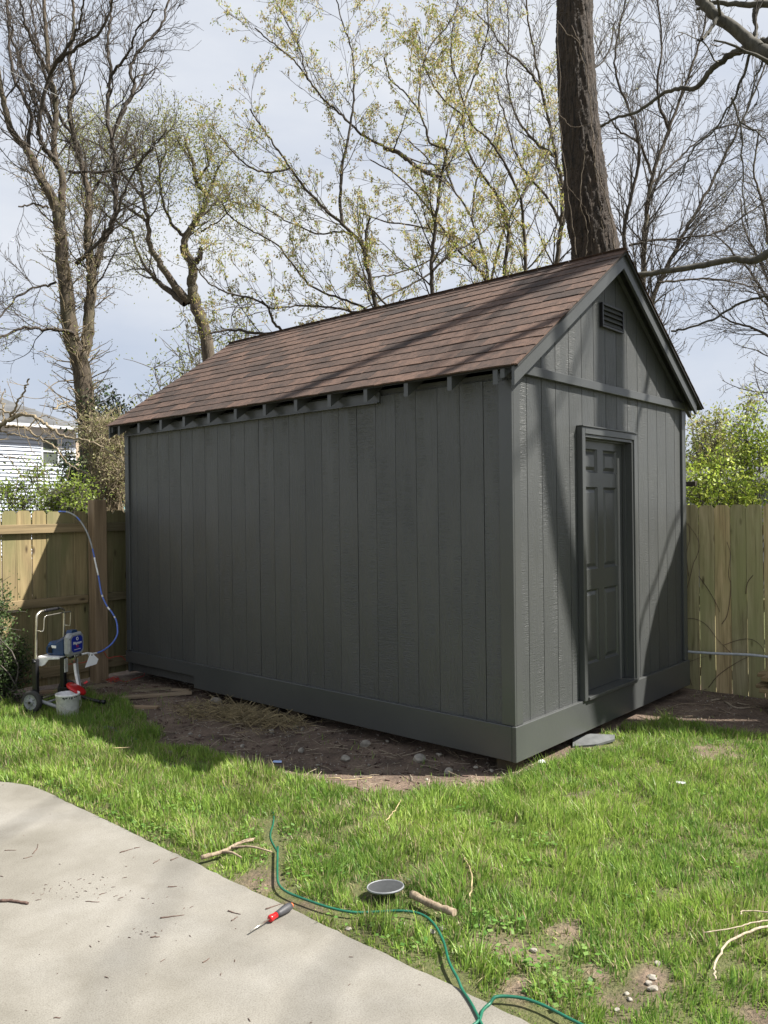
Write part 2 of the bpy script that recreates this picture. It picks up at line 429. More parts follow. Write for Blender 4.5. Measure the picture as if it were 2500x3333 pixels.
gx = np.concatenate([[-300, -120, -50, -22, -12, -8], np.arange(-6, 4.5, .055), [5, 6, 8, 12, 22, 50, 120, 300]])
gy = np.concatenate([[-300, -120, -50, -22, -12, -8], np.arange(-6, 6.5, .055), [7, 8.5, 12, 22, 50, 120, 300]])
GX, GY = np.meshgrid(gx, gy, indexing='ij')
GZ = ground_z(GX, GY)
inp = in_poly(GX, GY, [(-12.5, -9.5), (-2.28, -9.5), (-2.28, 2.2), (-2.5, 2.54), (-12.5, 2.56)])
GZ = np.where(inp, GZ-.06, GZ)
DM = dirtiness(GX, GY)
nx, ny = len(gx), len(gy)
gv = np.stack([GX, GY, GZ], -1).reshape(-1, 3)
ii, jj = np.meshgrid(np.arange(nx-1), np.arange(ny-1), indexing='ij')
gf = np.stack([ii*ny+jj, (ii+1)*ny+jj, (ii+1)*ny+jj+1, ii*ny+jj+1], -1).reshape(-1, 4)
gb = Buf(); gb.add(gv, gf, np.stack([DM.reshape(-1)]*3, -1))
m, nt, b = new_mat('soil_and_turf')
at = nt.nodes.new('ShaderNodeVertexColor'); at.layer_name = 'tint'
v = coords(nt)
n1 = noise(nt, v, 3.5, 6, 0.6); n2 = noise(nt, v, 60.0, 5, 0.65); n3 = noise(nt, v, 0.9, 4)
soil = ramp(nt, [(0.30, (0.070, 0.048, 0.035)), (0.5, (0.150, 0.106, 0.077)), (0.72, (0.24, 0.178, 0.128))]); nt.links.new(n1, soil.inputs['Fac'])
fine = ramp(nt, [(0.3, (0.55,)*3), (0.6, (1.1,)*3), (0.75, (1.8, 1.7, 1.6))]); nt.links.new(n2, fine.inputs['Fac'])
sc_ = mixc(nt, 1.0, soil.outputs['Color'], fine.outputs['Color'], 'MULTIPLY')
turf = ramp(nt, [(0.3, (0.052, 0.062, 0.018)), (0.6, (0.10, 0.106, 0.034)), (0.75, (0.16, 0.135, 0.068))]); nt.links.new(n2, turf.inputs['Fac'])
nt.links.new(mixc(nt, at.outputs['Color'], turf.outputs['Color'], sc_), b.inputs['Base Color'])
b.inputs['Roughness'].default_value = 0.95; bump(nt, b, n2, 0.9, 0.02)
ground = gb.build('ground', m, smooth=True); tag(ground, kind='structure')

# concrete patio slab
m, nt, b = new_mat('broom_finished_concrete')
v = coords(nt)
n1 = noise(nt, v, 0.9, 5, 0.6, 0.6); n2 = noise(nt, v, 150.0, 4, 0.7); n3 = noise(nt, v, 4.5, 5, 0.6)
c1 = ramp(nt, [(0.30, (0.152, 0.142, 0.119)), (0.52, (0.192, 0.181, 0.157)), (0.72, (0.225, 0.215, 0.193))]); nt.links.new(n1, c1.inputs['Fac'])
c2 = ramp(nt, [(0.30, (0.66, 0.64, 0.61)), (0.5, (0.98,)*3), (0.72, (1.14,)*3)]); nt.links.new(n2, c2.inputs['Fac'])
c3 = ramp(nt, [(0.30, (0.86, 0.85, 0.83)), (0.62, (1.05,)*3)]); nt.links.new(n3, c3.inputs['Fac'])
cx = mixc(nt, 1.0, mixc(nt, 1.0, c1.outputs['Color'], c2.outputs['Color'], 'MULTIPLY'), c3.outputs['Color'], 'MULTIPLY')
vo = nt.nodes.new('ShaderNodeTexVoronoi'); vo.inputs['Scale'].default_value = 26.0; nt.links.new(v, vo.inputs['Vector'])
sp = ramp(nt, [(0.025, (0.42, 0.38, 0.33)), (0.06, (1, 1, 1))]); nt.links.new(vo.outputs['Distance'], sp.inputs['Fac'])
cx = mixc(nt, 1.0, cx, sp.outputs['Color'], 'MULTIPLY')
nt.links.new(cx, b.inputs['Base Color']); b.inputs['Roughness'].default_value = 0.85; bump(nt, b, n2, 0.30, 0.004)
M['concrete'] = m
ed = []
for i in range(len(PATIO)):       # slightly chipped edge towards the lawn
    a = np.array(PATIO[i]); c = np.array(PATIO[(i+1) % len(PATIO)])
    if i == 1:
        for t in np.linspace(0, 1, 160, endpoint=False):
            p = a+(c-a)*t; q = float(vnoise(p[0], p[1], 9, 8)-.5)*.006+float(vnoise(p[0], p[1], 33, 9)-.5)*.005
            ed.append((p[0]+q, p[1]))
    else: ed.append(tuple(a))
ZP = -.074
bm = bmesh.new()
fc = bm.faces.new([bm.verts.new((x, y, -.17)) for x, y in ed])
ex = bmesh.ops.extrude_face_region(bm, geom=[fc])
for q in ex['geom']:
    if isinstance(q, bmesh.types.BMVert): q.co.z = ZP
tope = [e for e in bm.edges if all(abs(v_.co.z-ZP) < 1e-5 for v_ in e.verts)]
bmesh.ops.bevel(bm, geom=tope, offset=.006, segments=2, affect='EDGES')
bmesh.ops.recalc_face_normals(bm, faces=bm.faces[:])
me = bpy.data.meshes.new('patio'); bm.to_mesh(me); bm.free(); me.materials.append(M['concrete'])
tag(link(bpy.data.objects.new('patio', me)), kind='structure')

# ------------------------------------------------------------------ shed (10 by 16 feet, 8 inch siding)
SW, SL = 3.05, 4.88
shed = thing('shed', 'dark grey painted wooden garden shed with brown shingle gable roof', 'shed', (0, 0, -.06))
OE, OR, ZR, PITCHT = .143, .153, 3.81, .6775
def roof_z(x): return ZR-PITCHT*abs(x-SW/2)
HS = .242
# wall cores: closed box with gables, set 20 mm behind the siding faces
I = .022
core = MB()
gp = [(I, .02), (SW-I, .02), (SW-I, roof_z(SW)-.13), (SW/2, roof_z(SW/2)-.13), (I, roof_z(0)-.13)]
fw = MB()
DX0, DX1, DZ0, DZ1 = .985, 1.835, .243, 2.285     # door opening in the front wall
fw.prism([(I, .02), (DX0, .02), (DX0, 2.68), (I, roof_z(I)-.13)], 1, I, I+.09)
fw.prism([(DX1, .02), (SW-I, .02), (SW-I, roof_z(SW-I)-.13), (DX1, 2.68)], 1, I, I+.09)
fw.prism([(DX0, .02), (DX1, .02), (DX1, DZ0-.02), (DX0, DZ0-.02)], 1, I, I+.09)
fw.prism([(DX0, DZ1), (DX1, DZ1), (DX1, 2.68), (DX0, 2.68)], 1, I, I+.09)
fw.prism([(I+.3, 2.68), (SW-I-.3, 2.68), (SW/2, roof_z(SW/2)-.13)], 1, I, I+.09)
front_wall = fw.build('front_wall', M['siding'], shed)
side_wall = MB().box(I, I+.09, I+.092, SL-I-.092, .02, roof_z(I)-.13).build('side_wall', M['siding'], shed)
right_wall = MB().box(SW-I-.09, SW-I, I+.092, SL-I-.092, .02, roof_z(I)-.13).build('side_wall', M['siding'], shed)
back_wall = MB().prism(gp, 1, SL-I-.09, SL-I).build('back_wall', M['siding'], shed)
MB().box(.06, SW-.06, .06, SL-.06, .03, .16).build('floor', M['dark_void'], shed)

# siding planks, 203 mm apart with a groove between them
PIT = .2032
def plank_prism(poly, axis, a, bb, name, par, c=.0035):
    mb = MB().prism(poly, axis, a, bb)
    o = mb.build(name, M['siding'], par); return o
gv_ = .0034
def front_planks(y0, y1, par, door=True):
    k = 0; x = -.0  ; edges = [0.0]+[.205+PIT*i for i in range(14)]+[SW]
    for i in range(len(edges)-1):
        a = edges[i]+gv_*(i > 0); c = edges[i+1]-gv_*(i < len(edges)-2)
        zt = lambda q: roof_z(q)-.085
        segs = [(HS-.01, 2.655)]
        if door:
            if c > DX0-.03 and a < DX1+.03:
                segs = [(2.30, 2.655)]
                if a < DX0-.03: plank_prism([(a, HS-.01), (DX0-.03, HS-.01), (DX0-.03, 2.2995), (a, 2.2995)], 1, y0, y1, 'siding_plank', par)
                if c > DX1+.03: plank_prism([(DX1+.03, HS-.01), (c, HS-.01), (c, 2.2995), (DX1+.03, 2.2995)], 1, y0, y1, 'siding_plank', par)
        for z0, z1 in segs:
            plank_prism([(a, z0), (c, z0), (c, min(z1, zt(c))), (a, min(z1, zt(a)))], 1, y0, y1, 'siding_plank', par)
        pts = [(a, 2.656), (c, 2.656), (c, max(2.66, zt(c))), (a, max(2.66, zt(a)))]
        if a < SW/2 < c: pts = pts[:3]+[(SW/2, zt(SW/2))]+pts[3:]
        if max(zt(a), zt(c)) > 2.68: plank_prism(pts, 1, y0, y1, 'siding_plank', par)
front_planks(0, I-.003, front_wall)
front_planks(SL-I+.003, SL, back_wall, False)
ed_ = [I]+[.225+PIT*i for i in range(23)]+[SL-I]
for par, x0, x1 in ((side_wall, 0, I-.003), (right_wall, SW-I+.003, SW)):
    for i in range(len(ed_)-1):
        jn = lambda q: .0030 if q % 6 == 1 else .0016
        a = ed_[i]+jn(i)*(i > 0); c = ed_[i+1]-jn(i+1)*(i < len(ed_)-2)
        dz = (.0, .004, .002)[i % 3]
        MB().prism([(a, HS-.01), (c, HS-.01), (c, 2.61+dz), (a, 2.61+dz)], 0, x0, x1).build('siding_plank', M['siding'], par)

# corner boards, skirt, belly band, frieze
T = .021
for x0, x1, y0, y1, z1 in ((-T, 0-.0005, -T, .086, 2.60), (-T, 0-.0005, SL-.055, SL+T, 2.60), (SW+.0005, SW+T, -T, .086, 2.60), (SW+.0005, SW+T, SL-.086, SL+T, 2.60)):
    MB().box(x0, x1, y0, y1, HS+.0015, z1, .0025).build('corner_board', M['trim'], shed)
for x0, x1, y0, y1 in ((.0005, .082, -T, -.0005), (SW-.062, SW-.0005, -T, -.0005), (.0, .086, SL+.0005, SL+T), (SW-.086, SW, SL+.0005, SL+T)):
    MB().box(x0, x1, y0, y1, HS+.0015, 2.648, .0025).build('corner_board', M['trim'], shed)
K = .034
MB().box(-K, SW+K, -K, -.0005, 0, HS, .003).build('skirt_board', M['trim'], shed)
MB().box(-K, -.0005, 0, 3.655, 0.002, HS-.001, .003).build('skirt_board', M['trim'], shed)
MB().box(-K+.006, -.0005, 3.657, SL+K, .115, HS-.004, .003).build('skirt_board', M['trim'], shed)
MB().box(SW+.0005, SW+K, 0, SL+K, 0.002, HS-.001, .003).build('skirt_board', M['trim'], shed)
MB().box(0, SW, SL+.0005, SL+K, 0.002, HS-.001, .003).build('skirt_board', M['trim'], shed)
MB().box(.03, SW-.012, -.036, -.0005, 2.650, 2.716, .003).build('belly_band', M['trim'], shed)
MB().box(-.020, -.0005, 1.184, SL-.056, 2.562, 2.64, .002).build('frieze_board', M['trim'], shed)
MB().box(-.042, -.0005, 1.184, SL-.056, 2.5535, 2.5615, .0).build('frieze_drip', M['trim'], shed)

# roof deck, rafters, rake boards, shingles
y0r, y1r = -OR+.008, SL+OR-.008
def slope_pts(x0, x1, top, th): return [(x0, roof_z(x0)-top), (x1, roof_z(x1)-top), (x1, roof_z(x1)-top-th), (x0, roof_z(x0)-top-th)]
decks = []
for s in (0, 1):
    xa, xb = (-OE+.01, SW/2) if s == 0 else (SW/2, SW+OE-.01)
    d = MB().prism(slope_pts(xa, xb, .016, .016), 1, y0r, y1r).build('roof_deck', M['dark_void'], shed); decks.append(d)
RY = [.035, .418, .818, 1.225, 1.622, 2.021, 2.425, 2.829, 3.23, 3.63, 4.028, 4.434, 4.821]
for y in RY:
    for s in (0, 1):
        xa, xb = (-OE+.012, .35) if s == 0 else (SW-.35, SW+OE-.012)
        q = slope_pts(xa, xb, .033, .098)
        MB().prism(q, 1, y-.019, y+.019).build('rafter_tail', M['trim'], shed)
for y in (-OR+.0385, SL+OR-.0385):
    for s in (0, 1):
        xa, xb = (-OE-.002, SW/2) if s == 0 else (SW/2+.0005, SW+OE-.105)
        MB().prism(slope_pts(xa, xb, .017, .128), 1, y-.0105, y+.0105).build('rake_board', M['trim'], shed)
# lookout rafter just inside the rake on the near and far gables
for y in (-.022, SL+.022+.06):
    for s in (0, 1):
        xa, xb = (-OE+.012, SW/2-.02) if s == 0 else (SW/2+.02, SW+OE-.012)
        MB().prism(slope_pts(xa, xb, .033, .06), 1, y-.0165, y+.0165).build('rake_rafter', M['trim'], shed)
# shingles: 14 courses of tabs, each a tab of its own on the slope in view
SLOPE = math.atan(PITCHT); cs, sn = math.cos(SLOPE), math.sin(SLOPE)
SLEN = (SW/2+OE)/cs
NC = 14; EXPO = SLEN/NC
tabm = []
for k in range(5):
    w = .3005
    vs = []; t0 = .0105; t1 = .0025; ln = EXPO+.055
    jag = [(random.random()-.5)*.012 for _ in range(4)]
    us = np.linspace(0, w, 4)
    for j, u in enumerate(us): vs += [(u, -.002+jag[j], 0), (u, -.002+jag[j], t0), (u, ln, t1), (u, ln, 0)]
    fs = []
    for j in range(3):
        a = j*4; c = a+4
        fs += [(a, a+1, c+1, c), (a+1, a+2, c+2, c+1), (a+2, a+3, c+3, c+2), (a+3, a, c, c+3)]
    fs += [(0, 3, 2, 1), (12, 13, 14, 15)]
    mb = MB(); mb.add(vs, fs); me = mb.mesh('shingle'); me.materials.append(M['shingle']); tabm.append(me)
RL = y1r-y0r+.024
rightmb = MB()
for s in (0, 1):
    for c in range(NC):
        off = -.02-(.155*(c % 2))-random.random()*.05
        y = off
        while y < RL-.01:
            w = .3045; a, bq = max(y, 0), min(y+w, RL)
            if bq-a > .02:
                up = c*EXPO-.012
                if s == 0:
                    o = bpy.data.objects.new('shingle', random.choice(tabm))
                    lift = .0035+random.random()*.0025
                    xo = -OE+up*cs; zo = roof_z(-OE)+up*sn-.012
                    # local x runs along -Y of the roof, local y up the slope, local z off the roof
                    ey = Vector((cs, 0, sn)); ez = Vector((-sn, 0, cs)); ex_ = Vector((0, -1, 0))
                    tilt = (random.random()-.5)*.012
                    m4 = Matrix.Identity(4)
                    org = Vector((xo, y0r-.012+RL-a if False else y1r+.012-a, zo))+ez*lift
                    for r_ in range(3):
                        m4[r_][0] = ex_[r_]*((bq-a-.0035)/.3005); m4[r_][1] = ey[r_]; m4[r_][2] = ez[r_]; m4[r_][3] = org[r_]
                    o.matrix_basis = m4 @ Matrix.Rotation(tilt, 4, 'Z')
                    COL.objects.link(o); o.parent = decks[0]; o.matrix_parent_inverse = decks[0].matrix_basis.inverted()
                else:
                    x1 = SW+OE-up*cs; z1 = roof_z(SW+OE)+up*sn-.012
                    ex2 = Vector((-cs, 0, sn)); ez2 = Vector((sn, 0, cs)); ln = EXPO+.055
                    p = [Vector((x1, y1r+.012-a, z1)), Vector((x1, y1r+.012-bq+.0035, z1))]
                    q = [p[0]+ex2*ln, p[1]+ex2*ln]
                    vs = [p[0]+ez2*.004, p[1]+ez2*.004, q[1]+ez2*.004, q[0]+ez2*.004, p[0]+ez2*.0115, p[1]+ez2*.0115, q[1]+ez2*.0065, q[0]+ez2*.0065]
                    rightmb.add(vs, [(0, 3, 2, 1), (4, 5, 6, 7), (0, 1, 5, 4), (2, 3, 7, 6), (1, 2, 6, 5), (0, 4, 7, 3)])
            y += w
ro = rightmb.build('shingle_field', M['shingle'], shed); ro['kind'] = 'stuff'
capm = None
for i in range(21):
    yc = -OR+.003+i*.2485
    mb = MB()
    ln = .30
    pr = [(-.07, -.070*PITCHT+.004), (0, .010), (.07, -.070*PITCHT+.004), (.07, -.070*PITCHT-.001), (0, .004), (-.07, -.070*PITCHT-.001)]
    lo = [(SW/2+u, ZR+.004+w+.004) for u, w in pr]; hi = [(SW/2+u, ZR-.001+w+.003) for u, w in pr]
    ye = min(yc+ln, SL+OR)
    vs = [(u, yc, w) for u, w in hi]+[(u, ye, w) for u, w in lo]
    n = 6
    mb.add(vs, [tuple(range(6))[::-1], tuple(range(6, 12))]+[(k, (k+1) % 6, 6+(k+1) % 6, 6+k) for k in range(6)])
    mb.build('ridge_cap', M['shingle'], shed)

# door: frame proud of the wall, six panel leaf set back in it
YF, YD = -.050, .048
casing = MB()
casing.box(DX0-.062, DX0-.012, YF, -.0005, HS-.002, 2.345, .003)
fr = casing.build('door_casing', M['trim'], shed)
MB().box(DX1+.012, DX1+.062, YF, -.0005, HS+.001, 2.345, .003).build('door_casing', M['trim'], shed)
MB().box(DX0-.0115, DX1+.0115, YF, -.0005, 2.292, 2.345, .003).build('door_casing', M['trim'], shed)
MB().box(DX0-.064, DX1+.064, YF-.010, -.0006, 2.3455, 2.356, .002).build('drip_cap', M['trim'], shed)
MB().box(DX0-.012, DX0+.012, YF+.012, .13, DZ0-.001, 2.2915, .002).build('door_jamb', M['trim'], shed)
MB().box(DX1-.012, DX1+.012, YF+.012, .13, DZ0-.001, 2.2915, .002).build('door_jamb', M['trim'], shed)
MB().box(DX0+.0125, DX1-.0125, YF+.012, .13, 2.268, 2.2915, .002).build('door_jamb', M['trim'], shed)
MB().box(DX1-.024, DX1-.0125, .018, YD-.002, DZ0+.026, 2.2675, .001).build('door_stop', M['trim'], shed)
MB().box(DX0+.0125, DX1-.025, .018, YD-.002, 2.256, 2.2675, .001).build('door_stop', M['trim'], shed)
MB().box(DX0-.010, DX1+.010, -.062, .13, HS+.0005, HS+.024, .003).build('door_sill', M['trim'], shed)
dmb = MB()
xa, xb, za, zb = DX0+.014, DX1-.014, HS+.0265, 2.266
door = None
# leaf as stiles and rails around six recessed panels
st = .105; mid = (xa+xb)/2; pw = (xb-xa-2*st-.10)/2
cols = [(xa+st, xa+st+pw), (xb-st-pw, xb-st)]
rows = [(za+.21, za+.80), (za+.96, za+1.62), (za+1.735, za+1.925)]
lf = MB()
def fbox(x0, x1, z0, z1): lf.box(x0, x1, YD, YD+.04, z0, z1)
fbox(xa, cols[0][0], za, zb); fbox(cols[0][1], cols[1][0], za, zb); fbox(cols[1][1], xb, za, zb)
zz = [za]+[q for r_ in rows for q in r_]+[zb]
for x0, x1 in cols:
    for k in range(0, len(zz), 2): fbox(x0, x1, zz[k], zz[k+1])
door = lf.build('door', M['trim'], shed)
for x0, x1 in cols:
    for z0, z1 in rows:
        p = MB(); b1 = .020; b2 = .048
        def ring(d, y): return [(x0+d, y, z0+d), (x1-d, y, z0+d), (x1-d, y, z1-d), (x0+d, y, z1-d)]
        vs = ring(-.002, YD+.001)+ring(.012, YD+.016)+ring(b1, YD+.018)+ring(b2, YD+.004)
        fs = [(r_*4+k, r_*4+(k+1) % 4, (r_+1)*4+(k+1) % 4, (r_+1)*4+k) for r_ in range(3) for k in range(4)]+[(12, 13, 14, 15)]
        p.add(vs, fs); p.build('door_panel', M['trim'], door)

# louvred gable vent
vx0, vx1, vz0, vz1 = 1.333, 1.722, 3.178, 3.375
vf = MB()
for a in ((vx0, vx1, vz0, vz0+.018), (vx0, vx1, vz1-.018, vz1), (vx0, vx0+.018, vz0+.018, vz1-.018), (vx1-.018, vx1, vz0+.018, vz1-.018)): vf.box(a[0], a[1], -.030, .002, a[2], a[3], .002)
vent = vf.build('gable_vent', M['black_metal'], shed)
MB().box(vx0+.01, vx1-.01, -.004, -.001, vz0+.01, vz1-.01).build('vent_backing', M['dark_void'], vent)
for k in range(4):
    z = vz0+.022+k*.040
    MB().prism([(-.029, z), (-.026, z-.001), (-.005, z+.036), (-.008, z+.038)], 0, vx0+.019, vx1-.019).build('louver', M['trim'], vent)
# support blocks under the skirt
for x, y, w, h in ((.03, .03, .14, .09), (1.4, .05, .18, .1), (2.85, .05, .14, .1), (.03, 2.2, .18, .1), (2.85, 4.6, .16, .1)):
    MB().box(x, x+w, y, y+.14, -.14, .0295, .004).build('support_block', M['old_block'], shed)

# ------------------------------------------------------------------ fences: dog eared pickets on rails
def picket_poly(w, z0, z1, c=.034): return [(0, z0), (w, z0), (w, z1-c), (w-c*.75, z1), (c*.75, z1), (0, z1-c)]
back = thing('back_fence', 'treated wood picket fence with rails showing, behind the paint sprayer', 'fence', (-2, 5.2, -.1))
x = -6.02
while x < 3.25:
    w = .145+random.uniform(-.004, .003); z1 = 1.758+random.uniform(-.006, .006)
    q = MB().prism(picket_poly(w, -.06+random.uniform(0, .02), z1), 1, 0, .016)
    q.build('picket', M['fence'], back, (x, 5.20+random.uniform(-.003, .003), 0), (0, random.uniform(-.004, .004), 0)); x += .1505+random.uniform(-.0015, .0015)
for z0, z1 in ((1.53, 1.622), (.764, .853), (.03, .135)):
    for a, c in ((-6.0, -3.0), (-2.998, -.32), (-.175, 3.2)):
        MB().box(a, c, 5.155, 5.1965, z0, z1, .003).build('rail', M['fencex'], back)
gp_ = thing('gate_post', 'thick square brown wooden post standing above the picket tops', 'post', (-.25, 5.07, -.1))
MB().box(-.318, -.176, 5.012, 5.154, -.16, 1.872, .004).build('post_timber', M['post'], gp_)
for xp in (-3.05, ):
    MB().box(xp-.05, xp+.05, 5.06, 5.154, -.16, 1.74, .004).build('post_timber', M['post'], back)

side = thing('side_fence', 'flat faced treated picket fence with dog eared tops and bright gaps', 'fence', (3.3, -1, -.1))
y = .175-.1505*36
y = .086+.1495*33
first = True
while y > -5.5:
    w = .1430+random.uniform(-.003, .0035); z1 = 1.738+random.uniform(-.006, .006)
    pol = [(-a, c) for a, c in picket_poly(w, -.13, z1)]
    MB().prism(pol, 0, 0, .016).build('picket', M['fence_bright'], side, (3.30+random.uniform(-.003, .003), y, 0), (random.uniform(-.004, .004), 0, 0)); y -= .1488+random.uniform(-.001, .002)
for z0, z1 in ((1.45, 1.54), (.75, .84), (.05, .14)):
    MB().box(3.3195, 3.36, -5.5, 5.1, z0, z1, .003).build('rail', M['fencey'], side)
for yp in (5.0, 2.6, .1, -2.3, -4.7): MB().box(3.3605, 3.45, yp-.045, yp+.045, -.2, 1.66, .003).build('post_timber', M['post'], side)

# thin dry vines on the side fence
vn = thing('fence_vine', 'thin leafless vine stems clinging to the flat faced fence', 'vine', (3.29, -.1, -.1))
s7 = 320/885
def fv(a, b): return onx(2180+a*s7, 1550+b*s7, 3.292)
for pts, r in (([(140, 1850), (150, 1500), (145, 1100), (185, 900), (215, 780), (240, 730), (265, 640), (250, 560), (200, 480), (140, 410)], .003),
               ([(150, 1280), (230, 1285), (320, 1330), (380, 1400), (440, 1480), (560, 1600)], .0028), ([(350, 1900), (440, 1790), (600, 1680), (740, 1610)], .0032),
               ([(260, 900), (340, 1010), (420, 1150), (450, 1220)], .003), ([(470, 1330), (520, 1240), (550, 1000), (530, 880), (545, 700), (515, 590)], .0032),
               ([(490, 1520), (620, 1475), (740, 1470), (830, 1540), (870, 1660), (850, 1780)], .0026), ([(200, 1890), (160, 1700), (230, 1650), (330, 1620)], .0026),
               ([(685, 1060), (700, 960), (750, 890)], .004), ([(170, 900), (150, 700), (180, 560), (170, 420)], .0028)):
    P = smooth_path([fv(*p) for p in pts], 5); MB().tube(P, np.linspace(r, r*.6, len(P)), 5).build('vine_stem', M['darktwig'], vn)

# pipe held out across the side fence
pp = thing('grey_pipe', 'pale grey plastic pipe running low across the flat faced fence', 'pipe', (3.2, -.6, .2))
P = smooth_path([(3.17, .10, .298), (3.18, -.25, .312), (3.20, -.60, .330), (3.21, -1.0, .31), (3.22, -1.7, .25)], 8)
MB().tube(P, .0125, 10).build('pipe_length', M['pvc'], pp)
for yy in (-.62-.55, .07):
    MB().box(3.17, 3.2995, yy-.008, yy+.008, .275 if yy > 0 else .27, .325, .002).build('pipe_hook', M['black_metal'], pp)
# short beam end behind the shed corner
st_ = thing('beam_end', 'short dark beam end sticking out past the shed corner above the fence', 'beam', (3.42, .03, 1.6))
MB().box(3.37, 3.42, .0, .5, 1.925, 1.975, .003).build('beam', M['bark_dark'], st_)
MB().box(3.4205, 3.46, .25, .30, -.1, 1.985, .002).build('upright', M['bark_dark'], st_)
# low bench whose end shows by the fence
bn = thing('low_bench', 'low weathered wooden bench beside the flat faced fence', 'bench', (2.95, -1.25, -.09))
for zz_, xo in ((.115, 0), (.205, .05)):
    for k in range(2): MB().box(2.62+k*.17+xo, 2.78+k*.17+xo, -1.72, -.80+.08*k, zz_, zz_+.032, .004).build('plank', M['fencey'], bn)
for yy in (-1.6, -.92):
    for xx in (2.66, 2.95): MB().box(xx-.03, xx+.03, yy-.03, yy+.03, -.11, .1145, .003).build('leg', M['post'], bn)
    MB().box(2.70, 3.0, yy-.03, yy+.03, .1475, .2045, .003).build('riser', M['post'], bn)

# ------------------------------------------------------------------ airless paint sprayer on its cart
X1, X2 = -1.26, -.88
GZs = -.088
sp = thing('paint_sprayer', 'blue and grey paint sprayer on a wheeled cart with chrome handle', 'paint sprayer', (-1.07, 4.25, GZs))
yh = 4.40
hp = [(X1, 4.405, .33), (X1, 4.37, .60), (X1, 4.352, .76), (X1+.012, 4.348, .80), (X1+.05, 4.346, .822), (X1+.10, 4.346, .826), (X2-.10, 4.352, .826), (X2-.05, 4.36, .822), (X2-.012, 4.372, .80), (X2, 4.38, .76), (X2, 4.41, .60), (X2, 4.45, .33)]
hp = [(x_, 4.40-.04*(z_-.33), z_) for x_, y_, z_ in hp]
MB().tube(smooth_path(hp, 5), .0115, 10).build('handle', M['chrome'], sp)
MB().tube(smooth_path([(X1+.09, 4.377, .826), (X1+.15, 4.377, .8262), (X2-.09, 4.377, .826)], 4), .0150, 10).build('handle_grip', M['black_metal'], sp)
# wire hose hanger in front of the handle
for a in ([(X1, 4.39, .655), (X1, 4.33, .650), (X1+.01, 4.315, .665), (X1+.015, 4.31, .76), (X1+.03, 4.305, .785), (X1+.06, 4.30, .79), (X2-.05, 4.30, .79), (X2-.01, 4.305, .785), (X2, 4.31, .77), (X2, 4.315, .665), (X2, 4.33, .65), (X2, 4.39, .655)],):
    MB().tube(smooth_path(a, 4), .0055, 8).build('hose_hanger', M['chrome'], sp)
for xx in (X1, X2):
    MB().box(xx-.022, xx+.022, 4.375, 4.425, GZs+.06, .395, .006).build('leg', M['black_metal'], sp)
    MB().lathe([(0, -.014), (.016, -.014), (.016, .014), (0, .014)], (xx-.02, 4.395, .37), 12, 0).build('knob', M['black_metal'], sp)
    P = smooth_path([(xx, 4.36, GZs+.10), (xx, 4.25, GZs+.075), (xx-.005, 4.12, GZs+.045), (xx, 4.05 if xx < -1 else 3.99, GZs+.022)], 5)
    MB().tube(P, .0165, 10).build('skid', M['grey_plastic'] if xx < -1 else M['black_metal'], sp)
    MB().lathe([(0, -.03), (.021, -.03), (.023, .02), (0, .026)], (xx, 4.03 if xx < -1 else 3.965, GZs+.022), 12, 1).build('skid_foot', M['black_metal'], sp)
    MB().box(xx-.026, xx+.026, 4.34, 4.43, GZs+.055, GZs+.145, .006).build('axle_bracket', M['black_metal'], sp)
MB().tube([(X1-.07, 4.40, GZs+.1), (X2+.07, 4.40, GZs+.1)], .008, 8).build('axle', M['chrome'], sp)
MB().tube([(X1, 4.30, GZs+.082), (X2, 4.30, GZs+.082)], .010, 8).build('cross_bar', M['grey_plastic'], sp)
for xx, sg in ((X1-.055, -1), (X2+.055, 1)):
    c = (xx, 4.40, GZs+.1)
    wh = MB().lathe([(.070, -.022), (.088, -.024), (.1, -.018), (.103, -.008), (.103, .008), (.1, .018), (.088, .024), (.070, .022)], c, 32, 0).build('wheel', M['rubber'], sp)
    MB().lathe([(.0715, -.020), (.066, -.022), (.062, -.012), (.03, -.012), (.026, -.024), (0, -.026)], c, 28, 0).build('rim', M['grey_plastic'], wh) if sg < 0 else MB().lathe([(.0715, .020), (.066, .022), (.062, .012), (.03, .012), (.026, .024), (0, .026)], c, 28, 0).build('rim', M['grey_plastic'], wh)
    for k in range(5):
        a = 2*PI*k/5
        MB().tube([(xx+sg*.013, c[1]+.028*math.cos(a), c[2]+.028*math.sin(a)), (xx+sg*.013, c[1]+.064*math.cos(a), c[2]+.064*math.sin(a))], .006, 6).build('spoke', M['grey_plastic'], wh)
    MB().lathe([(0, -.008), (.011, -.008), (.011, .008), (0, .008)], (xx+sg*.029, c[1], c[2]), 12, 0).build('hub', M['black_metal'], wh)
# mounting plate, motor housing, grey face with a blue label
MB().prism([(4.40, .400), (4.16, .412), (4.16, .398), (4.28, .388), (4.32, .340), (4.355, .325), (4.40, .33)], 0, X1+.024, X1+.034).build('mount_plate', M['white_plastic'], sp)
MB().box(X1+.034, X2-.03, 4.17, 4.40, .402, .414, .003).build('mount_plate', M['white_plastic'], sp)
MB().box(X2-.024, X2+.02, 4.36, 4.374, .20, .33, .003).build('warning_label', M['white_plastic'], sp)
xm0, xm1 = -1.185, -.955
hs_ = MB(); rings = []
for yy, z0, z1, e in ((4.36, .425, .515, .022), (4.33, .417, .540, .010), (4.24, .417, .555, .004), (4.16, .417, .600, .0)):
    rings.append([(xm0+e, yy, z0+.012), (xm0+e+.012, yy, z0), (xm1-e-.012, yy, z0), (xm1-e, yy, z0+.012), (xm1-e, yy, z1-.03), (xm1-e-.03, yy, z1), (xm0+e+.03, yy, z1), (xm0+e, yy, z1-.03)])
vs = [p for r_ in rings for p in r_]
